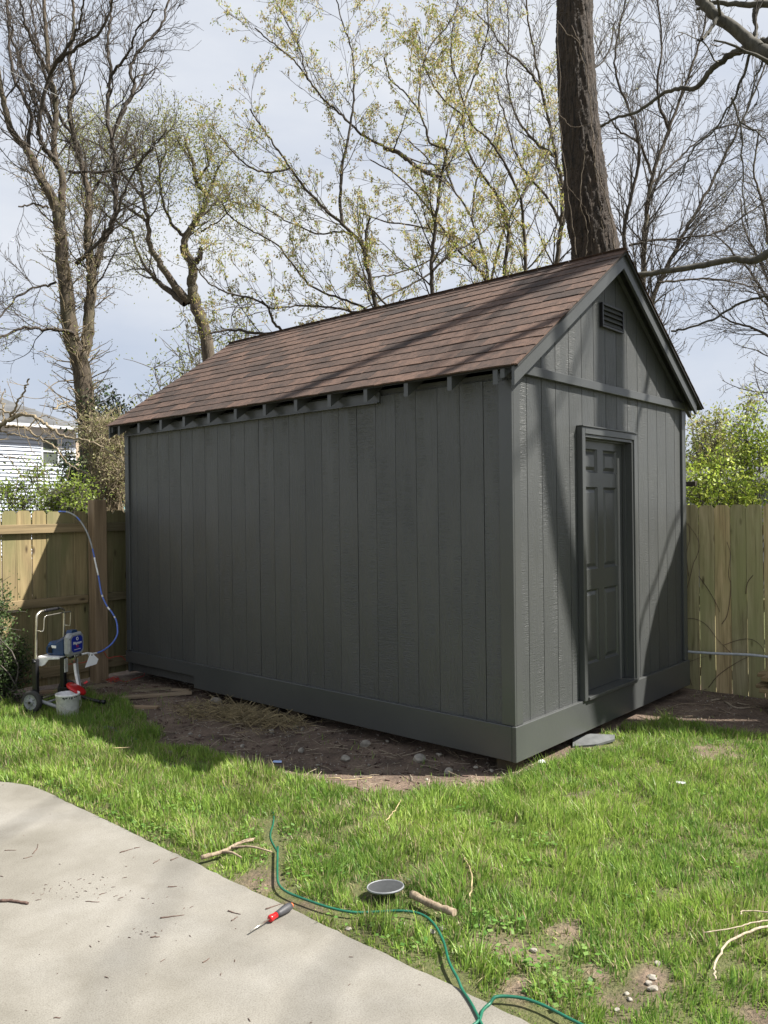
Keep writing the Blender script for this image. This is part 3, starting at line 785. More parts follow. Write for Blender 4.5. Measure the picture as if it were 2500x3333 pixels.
hs_.add(vs, [(r_*8+k, r_*8+(k+1) % 8, (r_+1)*8+(k+1) % 8, (r_+1)*8+k) for r_ in range(3) for k in range(8)]+[tuple(range(8))[::-1], tuple(range(24, 32))])
motor = hs_.build('motor_housing', M['blue_plastic'], sp)
for k in range(4): MB().box(xm0+.0015-.006, xm0+.0015+.004, 4.315-.012*k, 4.320-.012*k, .44, .495, .001).build('cooling_slot', M['dark_void'], motor)
MB().box(xm0-.0015, xm0+.012, 4.235, 4.285, .485, .510, .001).build('side_label', M['white_plastic'], motor)
fx = (xm0+xm1)/2
def octo(cx, cz, w, h, k): return [(cx-w+k, cz-h), (cx+w-k, cz-h), (cx+w, cz-h+k), (cx+w, cz+h-k), (cx+w-k, cz+h), (cx-w+k, cz+h), (cx-w, cz+h-k), (cx-w, cz-h+k)]
face = MB(); o1 = octo(fx, .510, .098, .095, .03); o2 = octo(fx, .510, .110, .108, .034); o3 = octo(fx, .510, .094, .092, .028)
vs = [(x_, 4.165, z_) for x_, z_ in o1]+[(x_, 4.145, z_) for x_, z_ in o2]+[(x_, 4.112, z_) for x_, z_ in o2]+[(x_, 4.095, z_) for x_, z_ in o3]
face.add(vs, [(r_*8+k, r_*8+(k+1) % 8, (r_+1)*8+(k+1) % 8, (r_+1)*8+k) for r_ in range(3) for k in range(8)]+[tuple(range(8))[::-1], tuple(range(24, 32))])
fo = face.build('face_plate', M['grey_plastic'], sp)
MB().prism([(fx-.05, .61), (fx+.05, .61), (fx+.03, .642), (fx-.03, .642)], 1, 4.12, 4.18).build('top_hump', M['blue_plastic'], sp)
MB().prism(octo(fx, .514, .076, .074, .024), 1, 4.0915, 4.0945).build('front_label', M['blue_label'], fo)
def lettering(txt, size, loc, mat, parent, name='lettering', shear=0.0):
    cu = bpy.data.curves.new(name, 'FONT'); cu.body = txt; cu.size = size; cu.align_x = 'CENTER'; cu.extrude = .0006; cu.shear = shear
    cu.offset = size*.018
    to = bpy.data.objects.new(name, cu); COL.objects.link(to)
    bpy.context.view_layer.update()
    me = bpy.data.meshes.new_from_object(to.evaluated_get(bpy.context.evaluated_depsgraph_get()))
    bpy.data.objects.remove(to); me.materials.clear(); me.materials.append(mat)
    o = bpy.data.objects.new(name, me); o.location = loc; o.rotation_euler = (PI/2, 0, 0)
    return link(o, parent)
lettering('Magnum', .036, (fx, 4.0905, .513), M['white'], fo, shear=.25)
lettering('X5', .030, (fx, 4.0905, .482), M['red_print'], fo)
MB().lathe([(.010, 0), (.016, 0), (.016, -.002), (.010, -.002), (.010, 0)], (fx, 4.0905, .563), 16, 1).build('emblem', M['white'], fo)
MB().box(fx-.045, fx+.045, 4.090, 4.0912, .462, .467).build('print_line', M['white'], fo)
for k in (-1, 1):
    for zz_ in (.452, .568): MB().lathe([(0, 0), (.011, 0), (.011, -.006), (0, -.006)], (fx+.088*k, 4.102, zz_), 10, 1).build('screw', M['black_metal'], fo)
# pump, suction and drain tubes
MB().lathe([(0, -.05), (.024, -.05), (.024, .03), (.017, .045), (0, .045)], (fx-.005, 4.125, .385), 16, 2).build('pump', M['chrome'], sp)
MB().tube([(fx-.005, 4.125, .398), (fx+.075, 4.11, .400)], .013, 10).build('outlet_fitting', M['chrome'], sp)
MB().lathe([(0, -.022), (.016, -.022), (.016, .022), (0, .022)], (fx-.055, 4.115, .40), 12, 0).build('prime_valve', M['black_metal'], sp)
MB().tube(smooth_path([(fx-.005, 4.12, .34), (fx-.005, 4.11, .25), (fx-.02, 4.07, .12), (fx-.03, 4.05, .0)], 6), .0135, 10).build('suction_tube', M['white_plastic'], sp)
MB().tube(smooth_path([(fx+.035, 4.12, .37), (fx+.03, 4.11, .25), (fx+.01, 4.07, .12), (fx+.0, 4.06, .03)], 6), .0075, 8).build('drain_tube', M['grey_plastic'], sp)
# turn and set the cart so that its near wheel stands where the photograph shows it
SPR = math.radians(25)
wheel_now = Vector((X1-.055, 4.40, 0)); piv = Vector((-1.07, 4.25, 0))
want = onz(60+200*360/1659, 1920+1680*360/1659, GZs+.1)
off = Matrix.Rotation(SPR, 3, 'Z') @ (wheel_now-piv)
sp.location = (want[0]-off.x, want[1]-off.y, GZs); sp.rotation_euler = (0, 0, SPR)
def spt(x_, y_, z_):
    q = Matrix.Rotation(SPR, 3, 'Z') @ (Vector((x_, y_, 0))-piv); return np.array([sp.location.x+q.x, sp.location.y+q.y, z_])
# hose from the outlet up and over the fence
k3 = 700/1290
h0 = spt(fx+.075, 4.11, .400)
hs = [h0, spt(fx+.16, 4.10, .398)]
hp_ = [(1060, 975), (1110, 960), (1250, 920), (1400, 810), (1480, 680), (1485, 560), (1470, 470), (1440, 400), (1390, 320), (1340, 260), (1290, 170), (1255, 80), (1235, 0)]
hp_ = [(60+a*360/1659, 1920+b_*360/1659) for a, b_ in hp_]+[(a*k3, 1200+b_*k3) for a, b_ in ((590, 1240), (572, 1160), (555, 1080), (530, 1000), (500, 940), (460, 890), (420, 866), (385, 858))]
hp_.sort(key=lambda q: 0)
Y0 = float(hs[1][1])
for k_, (a, b_) in enumerate(hp_[1:]): hs.append(ony(a, b_, Y0+(5.19-Y0)*((k_+1)/(len(hp_)-1))**1.1))
e_ = hs[-1]; hs += [(e_[0]-.05, 5.25, e_[2]-.03), (e_[0]-.07, 5.29, e_[2]-.3)]
hm = thing('spray_hose', 'thin blue hose curving from the paint sprayer up over the picket fence', 'hose', (-.9, 4.1, GZs))
H = smooth_path(hs, 6)
MB().tube(H[:16], .0098, 10).build('hose_sleeve', M['white_plastic'], hm)
MB().tube(H[15:], .0082, 10).build('hose_line', M['blue_hose'], hm)
for i, j in ((46, 3), (56, 5), (70, 3), (84, 9), (96, 16), (114, 15)): MB().tube(H[i:min(i+j, len(H)-14)], .0087, 10).build('paint_smear', M['grey_plastic'] if i > 90 else M['white_plastic'], hm) if i+2 < len(H)-14 else None
# card tag hung on the hose
cg = thing('hose_tag', 'small white card tag hanging from the blue hose', 'tag', (-.85, 4.08, .3))
vs = [(-.875, 4.085, .425), (-.80, 4.10, .35), (-.82, 4.095, .305), (-.935, 4.075, .288), (-.90, 4.08, .37)]
tg = MB(); tg.prism([(v_[0], v_[2]) for v_ in vs], 1, 4.083, 4.0865); tg.build('card', M['white'], cg)
MB().lathe([(.003, 0), (.007, 0), (.007, -.001), (.003, -.001)], (-.866, 4.0825, .397), 12, 1).build('eyelet', M['black_metal'], cg)
MB().tube(smooth_path([(-.876, 4.09, .418), (-.882, 4.085, .395), (-.885, 4.10, .388), (-.882, 4.115, .40), (-.876, 4.11, .418), (-.876, 4.09, .418)], 4), .0016, 5).build('string', M['white'], cg)
# bucket with wire bail and paint drips, red lid balanced over it
bk = thing('paint_bucket', 'small white plastic bucket with wire handle and dark paint drips', 'bucket', (-1.18, 3.94, GZs))
cb = (-1.18, 3.94, GZs)
MB().lathe([(0, .0), (.090, .0), (.093, .004), (.101, .185), (.106, .187), (.106, .200), (.103, .204), (.099, .200), (.089, .010), (0, .010)], cb, 32).build('pail', M['white_plastic'], bk)
MB().lathe([(0, .10), (.095, .10)], cb, 24).build('paint', M['lid'], bk)
bail = [(-1.18-.107, 3.94, GZs+.165)]+[(-1.18+.112*math.cos(a), 3.94-.112*math.sin(a)*1.02, GZs+.165-.105*math.sin(a)) for a in np.linspace(PI, 0, 15)[1:-1]]+[(-1.18+.107, 3.94, GZs+.165)]
MB().tube(smooth_path(bail, 3), .0022, 6).build('bail', M['chrome'], bk)
for k in range(14):
    a = PI+random.uniform(.1, PI-.1)+.2; w = random.uniform(.006, .018); h = random.uniform(.006, .022)
    c_, s_ = math.cos(a), math.sin(a); z0 = GZs+.183
    vs = []
    for t in (-w/2, w/2):
        for dz in (0, -h): vs.append((cb[0]+c_*(.1018+dz*.04)-s_*t, cb[1]+s_*(.1018+dz*.04)+c_*t, z0+dz))
    d = MB(); d.add(vs+[(p[0]+c_*.0012, p[1]+s_*.0012, p[2]) for p in vs], [(0, 1, 3, 2), (4, 6, 7, 5), (0, 4, 5, 1), (2, 3, 7, 6), (0, 2, 6, 4), (1, 5, 7, 3)]); d.build('paint_drip', M['lid'], bk)
rl = thing('bucket_cover', 'red plastic lid leaning over the white bucket on the suction tube', 'lid', (-1.03, 4.03, .08))
rd = MB().lathe([(0, .004), (.06, .006), (.088, .002), (.096, -.006), (.098, -.018), (.094, -.018), (.090, -.004), (.06, .001), (0, -.001)], (0, 0, 0), 32)
ro_ = rd.build('lid_disc', M['red_plastic'], rl, (-1.045, 4.03, .128), (math.radians(22), math.radians(24), 0))
tb = MB().box(-.012, .012, .085, .125, -.012, -.006, .002); tb.build('lid_tab', M['red_plastic'], rl, (-1.045, 4.03, .128), (math.radians(22), math.radians(24), math.radians(-70)))

# red cord along the fence and in a tangle on the dirt
rc = thing('red_string', 'thin red cord along the fence foot ending in a tangle', 'cord', (-.3, 5.0, -.08))
pts = [ony(60+a*360/1659, 1920+b_*360/1659, 5.0) for a, b_ in ((715, 1125), (850, 1100), (1010, 1080))]+[(-.33, 4.99, .235), (-.25, 4.99, .25)]+[ony(60+a*360/1659, 1920+b_*360/1659, 4.98) for a, b_ in ((1345, 1020), (1450, 1000), (1550, 1000), (1620, 1060))]+[(.12, 4.90, .05), (.16, 4.85, -.05), (.02, 4.86, -.08), (-.1, 4.8, -.08)]
MB().tube(smooth_path(pts, 5), .0035, 6).build('cord_run', M['red_cord'], rc)
c = onz(60+1440*360/1659, 1920+1400*360/1659)
tp = [(c[0]+random.uniform(-.07, .07), c[1]+random.uniform(-.09, .09), -.07+random.uniform(0, .05)) for _ in range(22)]
MB().tube(smooth_path([(-.1, 4.8, -.08)]+tp, 4), .0024, 5).build('cord_tangle', M['red_cord'], rc)

# ------------------------------------------------------------------ things lying about
def gz(x, y): return float(ground_z(np.array([x]), np.array([y]))[0])
def board(pa, pb, w, th, lab, lift=0.0, taper=.75, cat='board'):
    a = np.array(pa[:2]); c = np.array(pb[:2]); d = c-a; L = np.linalg.norm(d); ang = math.atan2(d[1], d[0])
    z = max(gz(*a), gz(*c), gz(*((a+c)/2)))+lift
    mb = MB(); n = 6; vs = []; t0 = np.linspace(0, 1, n)
    for k, t in enumerate(t0):
        e = w*(1-(1-taper)*t); j1 = random.uniform(-.006, .006); j2 = random.uniform(-.008, .008)
        vs += [(t*L, -e/2+j1, 0), (t*L, e/2+j2, 0), (t*L, e/2+j2, th), (t*L, -e/2+j1, th)]
    fs = [(k*4+q, k*4+(q+1) % 4, k*4+4+(q+1) % 4, k*4+4+q) for k in range(n-1) for q in range(4)]+[(0, 1, 2, 3), tuple(n*4-4+q for q in range(4))[::-1]]
    mb.add(vs, fs); o = mb.build('scrap_board', M['scrap'], None, (a[0], a[1], z), (random.uniform(-.02, .02), -.01, ang))
    return tag(o, lab, cat, 'scrap boards on the dirt')
board(onz(390, 2272), onz(625, 2258), .10, .022, 'long pale scrap board lying on dirt by the shed')
board(onz(430, 2250), onz(560, 2243), .06, .02, 'narrow brown scrap board lying behind the longest board', .0, .6)
board(onz(560, 2252), onz(618, 2255), .055, .016, 'splintered short piece resting on the long scrap board', .027, .5)
board(onz(422, 2298), onz(515, 2300), .085, .018, 'short split scrap board at the edge of the grass', .0, .7)
board(onz(285, 2240), onz(370, 2228), .10, .024, 'brown board lying at the foot of the thick post', .0, .9)
board(onz(130, 2252), onz(200, 2250), .10, .02, 'weathered board on the ground behind the sprayer cart', .0, .9)
board(onz(255, 2318), onz(300, 2305), .06, .02, 'small wood offcut beside the white bucket', .0, .8)

def rock(x, y, r, mat, lab, cat='rock', group=None, flat=.6, name='rock', seed=0):
    bm = bmesh.new(); bmesh.ops.create_icosphere(bm, subdivisions=2, radius=1)
    R = np.random.default_rng(int(seed*97+x*1000+y*313) % 100000)
    ax = [R.normal(size=3) for _ in range(7)]
    for v_ in bm.verts:
        p = np.array(v_.co)
        for a in ax:
            a = a/np.linalg.norm(a); d = p@a
            if d > .62: p = p-a*(d-.62)
        v_.co = p*(1+R.normal()*.03)
    sc = (r*R.uniform(.85, 1.3), r*R.uniform(.7, 1.05), r*flat)
    for v_ in bm.verts: v_.co = (v_.co[0]*sc[0], v_.co[1]*sc[1], v_.co[2]*sc[2])
    zmin = min(v_.co.z for v_ in bm.verts)
    me = bpy.data.meshes.new(name); bm.to_mesh(me); bm.free(); me.materials.append(mat)
    o = bpy.data.objects.new(name, me); o.location = (x, y, gz(x, y)-zmin-r*flat*.25); o.rotation_euler = (0, 0, R.uniform(0, 6))
    return tag(link(o), lab, cat, group)
RG = 'pale stones strewn on the dirt'; RLAB = 'small pale stone lying on bare dirt beside the shed'
p = onz(1363, 2468); rock(p[0], p[1], .062, M['stone'], 'largest flat topped pale stone on the dirt by the shed skirt', flat=.55, seed=1)
p = onz(1126, 2465); rock(p[0], p[1], .040, M['stone'], 'chunky white stone in the middle of the dirt patch', flat=.8, seed=2)
p = onz(1188, 2425); rock(p[0], p[1], .038, M['stone'], 'brownish grey stone between the skirt and the white stone', flat=.8, seed=3)
p = onz(1460, 2502); rock(p[0], p[1], .036, M['stone'], 'rounded grey stone at the grass edge near the shed corner', flat=.7, seed=4)
p = onz(1762, 2494); rock(p[0], p[1], .035, M['white_plastic'], 'white crumbly lump in the grass at the shed corner', 'lump', flat=1.0, seed=5)
p = onz(1840, 2480); rock(p[0], p[1], .045, M['slate'], 'thin grey flake in grass between white lump and slate', flat=.2, seed=6)
for k, (px, py, r) in enumerate(((705, 2285, .06), (905, 2313, .035), (945, 2318, .04), (985, 2372, .025), (965, 2365, .03), (885, 2376, .03), (790, 2423, .025), (980, 2440, .035), (1034, 2480, .016), (1200, 2480, .016), (1262, 2412, .02), (1220, 2370, .014), (1600, 2507, .02), (1550, 2497, .02), (1430, 2455, .024),
                                 (620, 2388, .018), (650, 2395, .02), (560, 2450, .025), (575, 2440, .02), (510, 2430, .02), (455, 2400, .02))):
    p = onz(px, py); rock(p[0], p[1], r, M['stone'], RLAB, group=RG, flat=.7, seed=10+k)
for k, (px, py, r) in enumerate(((2122, 3185, .026), (2112, 3205, .022), (2125, 3225, .030), (2142, 3140, .022), (2040, 3235, .016), (2050, 3255, .018), (2010, 3285, .018), (2140, 2832, .030))):
    p = onz(px, py); rock(p[0], p[1], r*.68, M['stone'], 'whitish pebble in a bare spot of the lawn', 'pebble', 'pebbles in the bare lawn spots', .55, 'pebble', 40+k)
for k, (px, py, r) in enumerate(((1570, 3112, .013), (1628, 3130, .012), (1610, 3150, .014), (1735, 3100, .016), (1310, 3012, .016), (1440, 3030, .020), (1405, 3040, .018), (1490, 3050, .016), (1560, 3025, .012), (1135, 3020, .014), (1660, 3150, .014), (1500, 3085, .012))):
    p = onz(px, py); rock(p[0], p[1], r, M['stone'], 'tiny pale pebble on soil along the patio edge', 'pebble', 'pebbles by the patio edge', .6, 'pebble', 60+k)
# flat slate slab under the front skirt
p = onz(1925, 2418)
sl = MB().prism([(-.20, -.06), (-.02, -.10), (.16, -.07), (.21, .0), (.05, .09), (-.12, .07)], 2, 0, .018).build('slate_slab', M['slate'], None, (p[0], p[1], gz(p[0], p[1])+.014), (.10, -.06, math.radians(-30)))
tag(sl, 'flat grey slate slab lying against the shed front skirt', 'slab')

# garden hose sized green cord
def cord(pts, r, z, mat, name, par):
    P = smooth_path([(x_, y_, 0) for x_, y_ in pts], 7)
    for q in P:
        onp = bool(in_poly(np.array([q[0]]), np.array([q[1]]), PATIO)[0])
        q[2] = (ZP if onp else gz(q[0], q[1])+z)+r
    P[1:-1, 2] = (P[:-2, 2]+P[1:-1, 2]*2+P[2:, 2])/4
    P[:, 2] = np.maximum(P[:, 2], [ZP+r if q else -1 for q in in_poly(P[:, 0], P[:, 1], PATIO)])
    return MB().tube(P, r, 10).build(name, mat, par)
gc = thing('extension_cord', 'green cable snaking through the lawn and onto the patio', 'cable', (-2.1, -.3, -.08))
cp = [(-1.214, 2.748), (-1.356, 2.17), (-1.431, 1.769), (-1.441, 1.412), (-1.462, 1.164), (-1.516, .912), (-1.5, .77), (-1.612, .626), (-1.754, .484), (-1.868, .29), (-2.061, .07), (-2.136, -.027), (-2.168, -.12), (-2.164, -.252), (-2.149, -.395), (-2.108, -.497), (-2.045, -.568), (-1.976, -.658), (-1.946, -.747), (-1.975, -.841), (-2.054, -.954), (-2.161, -1.064), (-2.234, -1.165), (-2.329, -1.309), (-2.52, -1.52), (-2.8, -1.62)]
cord(cp[:10], .0050, -.004, M['green_cord'], 'cable_run', gc)
cord(cp[9:], .0058, .024, M['green_cord'], 'cable_run', gc)
cord([(-2.8, -1.62), (-2.66, -1.40), (-2.45, -1.345), (-2.358, -1.341), (-2.297, -1.318), (-2.231, -1.324), (-2.187, -1.375), (-2.162, -1.446), (-2.161, -1.566), (-2.2, -1.9), (-2.3, -2.4)], .0058, .024, M['green_cord'], 'cable_run', gc)
p = onz(355, 2375)
MB().lathe([(0, -.06), (.012, -.06), (.018, -.03), (.022, .03), (.016, .05), (0, .05)], (0, 0, 0), 12, 0).build('plug', M['slate'], gc, (p[0], p[1], gz(p[0], p[1])+.03), (0, 0, 1.9))
cord([(p[0]+.02, p[1]-.06), (-1.19, 3.0), (-1.214, 2.748)], .0055, .014, M['green_cord'], 'cable_run', gc)

# screwdriver on the patio
d0, d1 = onz(814, 3044, ZP), onz(952, 2960, ZP)
ax_ = (d1-d0); Ls = np.linalg.norm(ax_); angd = math.atan2(ax_[1], ax_[0])
sdv = thing('screwdriver', 'red and dark grey handled screwdriver lying on the concrete patio', 'screwdriver', (d0[0], d0[1], ZP), 0)
def dl(prof, name, mat): return MB().lathe(prof, (0, 0, 0), 20, 0).build(name, mat, sdv, (d0[0], d0[1], ZP+.0165), (0, math.radians(-1.0) , angd))
k = Ls/.27
dl([(0, .0), (.0032, .001), (.0032, .12*k), (0, .12*k)], 'shaft', M['chrome'])
dl([(0, .118*k), (.012, .119*k), (.0155, .125*k), (.0155, .132*k), (.0125, .150*k), (.0135, .163*k), (0, .163*k)], 'collar', M['red_plastic'])
dl([(0, .1635*k), (.0138, .1635*k), (.0150, .185*k), (.0185, .215*k), (.0190, .240*k), (.0150, .258*k), (0, .259*k)], 'grip', M['driver_grey'])
dl([(0, .2592*k), (.0125, .2592*k), (.010, .268*k), (0, .270*k)], 'end_cap', plain('orange_plastic', (.6, .13, .03), .4))
# round paint lid in the grass
lc = (onz(1194, 2925)+onz(1316, 2925)+onz(1255, 2895)+onz(1255, 2953))/4
ldt = thing('paint_can_lid', 'round metal lid coated in dark grey paint, upside down in the grass', 'lid', (lc[0], lc[1], -.08))
for prof, nm, mt in (([(.080, .003), (.082, .006), (.086, .006), (.0875, .003), (.0872, -.002), (.082, -.003)], 'rim', plain('tin_rim', (.26, .27, .28), .6, .4)), ([(0, .0035), (.078, .0035), (.0808, .004)], 'painted_face', M['lid'])):
    MB().lathe(prof, (0, 0, 0), 48).build(nm, mt, ldt, (lc[0], lc[1], gz(lc[0], lc[1])+.052), (-.10, .05, 0))
# log and sticks
def stick(pts, r0, r1, lab, mat, name='stick', group=None, wob=.006, sides=8, lift=.01, kids=(), onpatio=False, cat='stick'):
    P = smooth_path([(x_, y_, 0) for x_, y_ in pts], 6)
    R = np.linspace(r0, r1, len(P))*(1+rng.normal(0, .06, len(P)))
    P[1:-1, :2] += rng.normal(0, wob*.4, (len(P)-2, 2))
    for k_, q in enumerate(P): q[2] = (ZP if onpatio else gz(q[0], q[1])+lift)+R[k_]*.9
    root = thing(name, lab, cat, tuple(P[0]), 0, group) if kids else None
    o = MB().tube(P, R, sides).build('stem' if kids else name, mat, root)
    for i, (dx, dy, dz, rr) in enumerate(kids):
        a = P[int(len(P)*(.35+.4*i/max(1, len(kids))))]
        Q = smooth_path([a, a+np.array([dx*.5, dy*.5, dz]), a+np.array([dx, dy, dz*.3])], 5); MB().tube(Q, np.linspace(rr, rr*.6, len(Q)), 6).build('side_shoot', mat, root)
    if not kids: tag(o, lab, cat, group)
    return o
def gp2(*pp): return [tuple(onz(x_, y_)[:2]) for x_, y_ in pp]
stick(gp2((1340, 2945), (1400, 2972), (1480, 3008)), .017, .0155, 'short thick piece of branch lying beside the round lid', M['stick'], 'log_piece', wob=.003, sides=12, lift=.03, cat='log')
stick(gp2((655, 2812), (720, 2790), (775, 2760), (825, 2745)), .012, .007, 'forked dry branch lying at the patio edge', M['stick'], 'forked_branch', lift=.03, kids=((.02, -.14, .015, .008), (.10, -.22, .02, .007), (.12, -.02, .01, .004)), cat='branch')
stick(gp2((2330, 3230), (2328, 3180), (2370, 3110), (2440, 3070), (2560, 3030)), .0035, .0058, 'long bare curved twig arching through grass beside the pebbles', M['twig'], 'bare_twig', lift=.05, cat='twig')
stick(gp2((2290, 3080), (2400, 3060), (2470, 3040), (2560, 3030)), .0022, .0036, 'straight bare twig lying above the long curved one', M['twig'], 'bare_twig', lift=.06, cat='twig')
stick(gp2((2410, 3015), (2430, 3003), (2560, 3010)), .0022, .0036, 'thin bare twig with hooked tip in the grass', M['twig'], 'bare_twig', lift=.06, cat='twig')
stick(gp2((1530, 2960), (1537, 2900), (1525, 2850), (1505, 2810)), .004, .0025, 'dry straw coloured stalk in the lawn above the log', M['straw'], 'dry_stalk', lift=.05, cat='stalk')
stick(gp2((1256, 2700), (1280, 2670), (1305, 2630)), .004, .0025, 'dry stalk in the lawn below the shed corner', M['straw'], 'dry_stalk', lift=.05, cat='stalk')
stick(gp2((1065, 2545), (1140, 2540), (1210, 2532)), .004, .003, 'straw coloured stalk along the edge of the dirt patch', M['straw'], 'dry_stalk', lift=.03, cat='stalk')
stick(gp2((365, 2452), (430, 2447)), .004, .003, 'pale stalk lying in shaded grass near the plug', M['straw'], 'dry_stalk', lift=.05, cat='stalk')
stick(gp2((2360, 2290), (2400, 2308), (2460, 2305)), .010, .006, 'curved peeled white stick on the dirt by the fence', M['twig'], 'peeled_stick', lift=.0)
stick(gp2((2315, 2285), (2345, 2278)), .009, .006, 'short peeled stick on the dirt near the shed corner', M['twig'], 'peeled_stick', lift=.0)
stick(gp2((2400, 2296), (2440, 2302)), .006, .004, 'second thin peeled stick beside the curved white one', M['twig'], 'peeled_stick', lift=.012)
for pts in (((2150, 2315), (2230, 2295), (2330, 2300)), ((2340, 2310), (2390, 2330)), ((2160, 2310), (2260, 2318), (2300, 2305))): stick(gp2(*pts), .004, .0025, 'thin brown twig on the shaded dirt in front of the fence', M['stick'], 'brown_twig', 'twigs on the shaded dirt', lift=.004, cat='twig')
for pts in (((1690, 2497), (1725, 2480), (1745, 2460)), ((1700, 2490), (1740, 2487))): stick(gp2(*pts), .006, .004, 'dry twig on the ground beside the shed corner block', M['twig'], 'corner_twig', 'twigs by the corner block', lift=.0, cat='twig')
s8 = 1250/1659
for k_, seg in enumerate((((0, 712), (60, 712), (122, 722)), ((100, 525), (140, 515)), ((140, 505), (160, 480), (162, 462)), ((518, 500), (575, 482)), ((580, 480), (605, 475)), ((662, 546), (690, 528)), ((738, 533), (770, 518)), ((692, 783), (795, 768)), ((985, 752), (1040, 765)), ((1000, 795), (1028, 776)), ((1148, 744), (1218, 720)), ((725, 648), (765, 645)), ((232, 1214), (262, 1212)), ((20, 490), (70, 488)), ((370, 710), (430, 712)), ((428, 682), (455, 674)), ((875, 975), (905, 955)), ((650, 866), (690, 862)))):
    pts = [tuple(onz(x_*s8, 2400+y_*s8, ZP)[:2]) for x_, y_ in seg]
    big = k_ == 0
    stick(pts, .007 if big else random.uniform(.0018, .0035), .006 if big else .0015, 'thickest dark twig lying on the concrete patio' if big else 'small dark twig fallen on the concrete patio', M['darktwig'], 'fallen_twig', None if big else 'fallen twigs on the patio', wob=.004, sides=6, onpatio=True, cat='twig')
# blue scrap of plastic
p = onz(900, 2474); q = MB().prism([(-.03, -.012), (.035, -.016), (.04, .012), (-.02, .014)], 2, 0, .003).build('plastic_scrap', plain('pale_blue_film', (.42, .55, .85), .3), None, (p[0], p[1], gz(p[0], p[1])+.015), (.2, .1, -.6)); tag(q, 'little pale blue plastic scrap at the dirt edge', 'scrap')
p = onz(2212, 2570); q = MB().prism([(-.03, -.012), (.035, -.016), (.04, .012), (-.02, .014)], 2, 0, .003).build('plastic_scrap', M['pvc'], None, (p[0], p[1], gz(p[0], p[1])+.045), (.2, .1, -.9)); tag(q, 'little grey plastic scrap in sunny grass before the door', 'scrap')

# straw heap, chips and gravel on the dirt (nobody could count them)
def scatter_sticks(n, fn, rad, lens, mat, name, lab, cat, lift=.0, up=.25):
    bf = Buf()
    for _ in range(n):
        x_, y_ = fn(); L_ = random.uniform(*lens); a = random.uniform(0, 2*PI); e = abs(random.gauss(0, up))
        z_ = gz(x_, y_)+lift+random.random()*lift
        d = np.array([math.cos(a)*math.cos(e), math.sin(a)*math.cos(e), math.sin(e)])
        P = np.array([[x_, y_, z_], [x_, y_, z_]])+np.outer([0, L_], d); P = np.vstack([P[0], (P[0]+P[1])/2+rng.normal(0, L_*.04, 3), P[1]])
        v_, f_ = tube_arrays(P, random.uniform(*rad), 3); bf.add(v_, f_)
    return tag(bf.build(name, mat), lab, cat, kind='stuff')
def straw_pt():
    while True:
        k_ = random.random()
        if k_ < .62: c = onz(random.gauss(800, 55), random.gauss(2325, 18))
        elif k_ < .85: c = onz(random.gauss(930, 60), random.gauss(2345, 20))
        else: c = onz(random.gauss(640, 50), random.gauss(2320, 14))
        if c[0] < -.0 and c[1] < 4.4: return c[0], c[1]
scatter_sticks(900, straw_pt, (.0015, .0032), (.06, .22), M['straw'], 'straw', 'golden loose straw heaped on the dirt beside the shed', 'straw', .02, .3)
def dirt_pt():
    while True:
        x_, y_ = random.uniform(-1.1, .3), random.uniform(-.1, 5.0)
        if dirtiness(np.array([x_]), np.array([y_]))[0] > .9: return x_, y_
scatter_sticks(420, dirt_pt, (.0012, .003), (.04, .22), M['twig'], 'dry_stems', 'dry stems and twiglets littering the dirt along the shed', 'litter', .004, .12)
scatter_sticks(500, dirt_pt, (.003, .008), (.015, .05), M['darktwig'], 'bark_chips', 'dark bark chips littering the dirt along the shed', 'litter', .002, .1)
def dirt_pt2(): 
    while True:
        x_, y_ = random.uniform(1.6, 3.28), random.uniform(-2.2, -.05)
        if dirtiness(np.array([x_]), np.array([y_]))[0] > .9: return x_, y_
scatter_sticks(220, dirt_pt2, (.0015, .004), (.03, .2), M['stick'], 'dirt_litter', 'twiglets and chips littering the dirt by the flat faced fence', 'litter', .004, .12)
gbf = Buf()
ico = bmesh.new(); bmesh.ops.create_icosphere(ico, subdivisions=1, radius=1); ico.verts.index_update()
iv = np.array([v_.co[:] for v_ in ico.verts]); fi = np.array([[v_.index for v_ in f_.verts] for f_ in ico.faces]); ico.free()
for k_ in range(1500):
    if k_ < 700: x_, y_ = dirt_pt()
    elif k_ < 950: x_, y_ = dirt_pt2()
    else:
        x_, y_ = random.uniform(-2.3, 2.5), random.uniform(-2.5, 3.5)
        if in_poly(np.array([x_]), np.array([y_]), [(0, 0), (SW, 0), (SW, SL), (0, SL)])[0] or dirtiness(np.array([x_]), np.array([y_]))[0] < .35: continue
    r = random.uniform(.003, .010)*(1.7 if random.random() < .06 else 1)
    gbf.add(iv*rng.uniform(.6, 1.2, iv.shape)*np.array([r, r*.8, r*.6])+[x_, y_, gz(x_, y_)+r*.2], fi)
def patio_pt():
    while True:
        k_ = random.random()
        c = onz(random.gauss(290, 110), random.gauss(2900, 24), ZP) if k_ < .16 else (onz(random.gauss(480, 60), random.gauss(3035, 20), ZP) if k_ < .21 else (random.uniform(-5.5, -2.28), random.uniform(-3, 2.5)))
        if c[0] < -2.26: return c[0], c[1]
bf = Buf()
for _ in range(330):
    x_, y_ = patio_pt(); L_ = random.uniform(.004, .016)*random.choice((.7, 1, 1.6)); a = random.uniform(0, 6.28); d = np.array([math.cos(a), math.sin(a), 0])*L_; p0 = np.array([x_, y_, ZP+.0016])
    v_, f_ = tube_arrays(np.array([p0, p0+d*.5+[0, 0, .001], p0+d]), [.0012, random.uniform(.0010, .0022), .0006], 4); bf.add(v_, f_)
tag(bf.build('patio_crumbs', M['darktwig']), 'tiny bark crumbs strewn over the concrete patio', 'litter', kind='stuff')
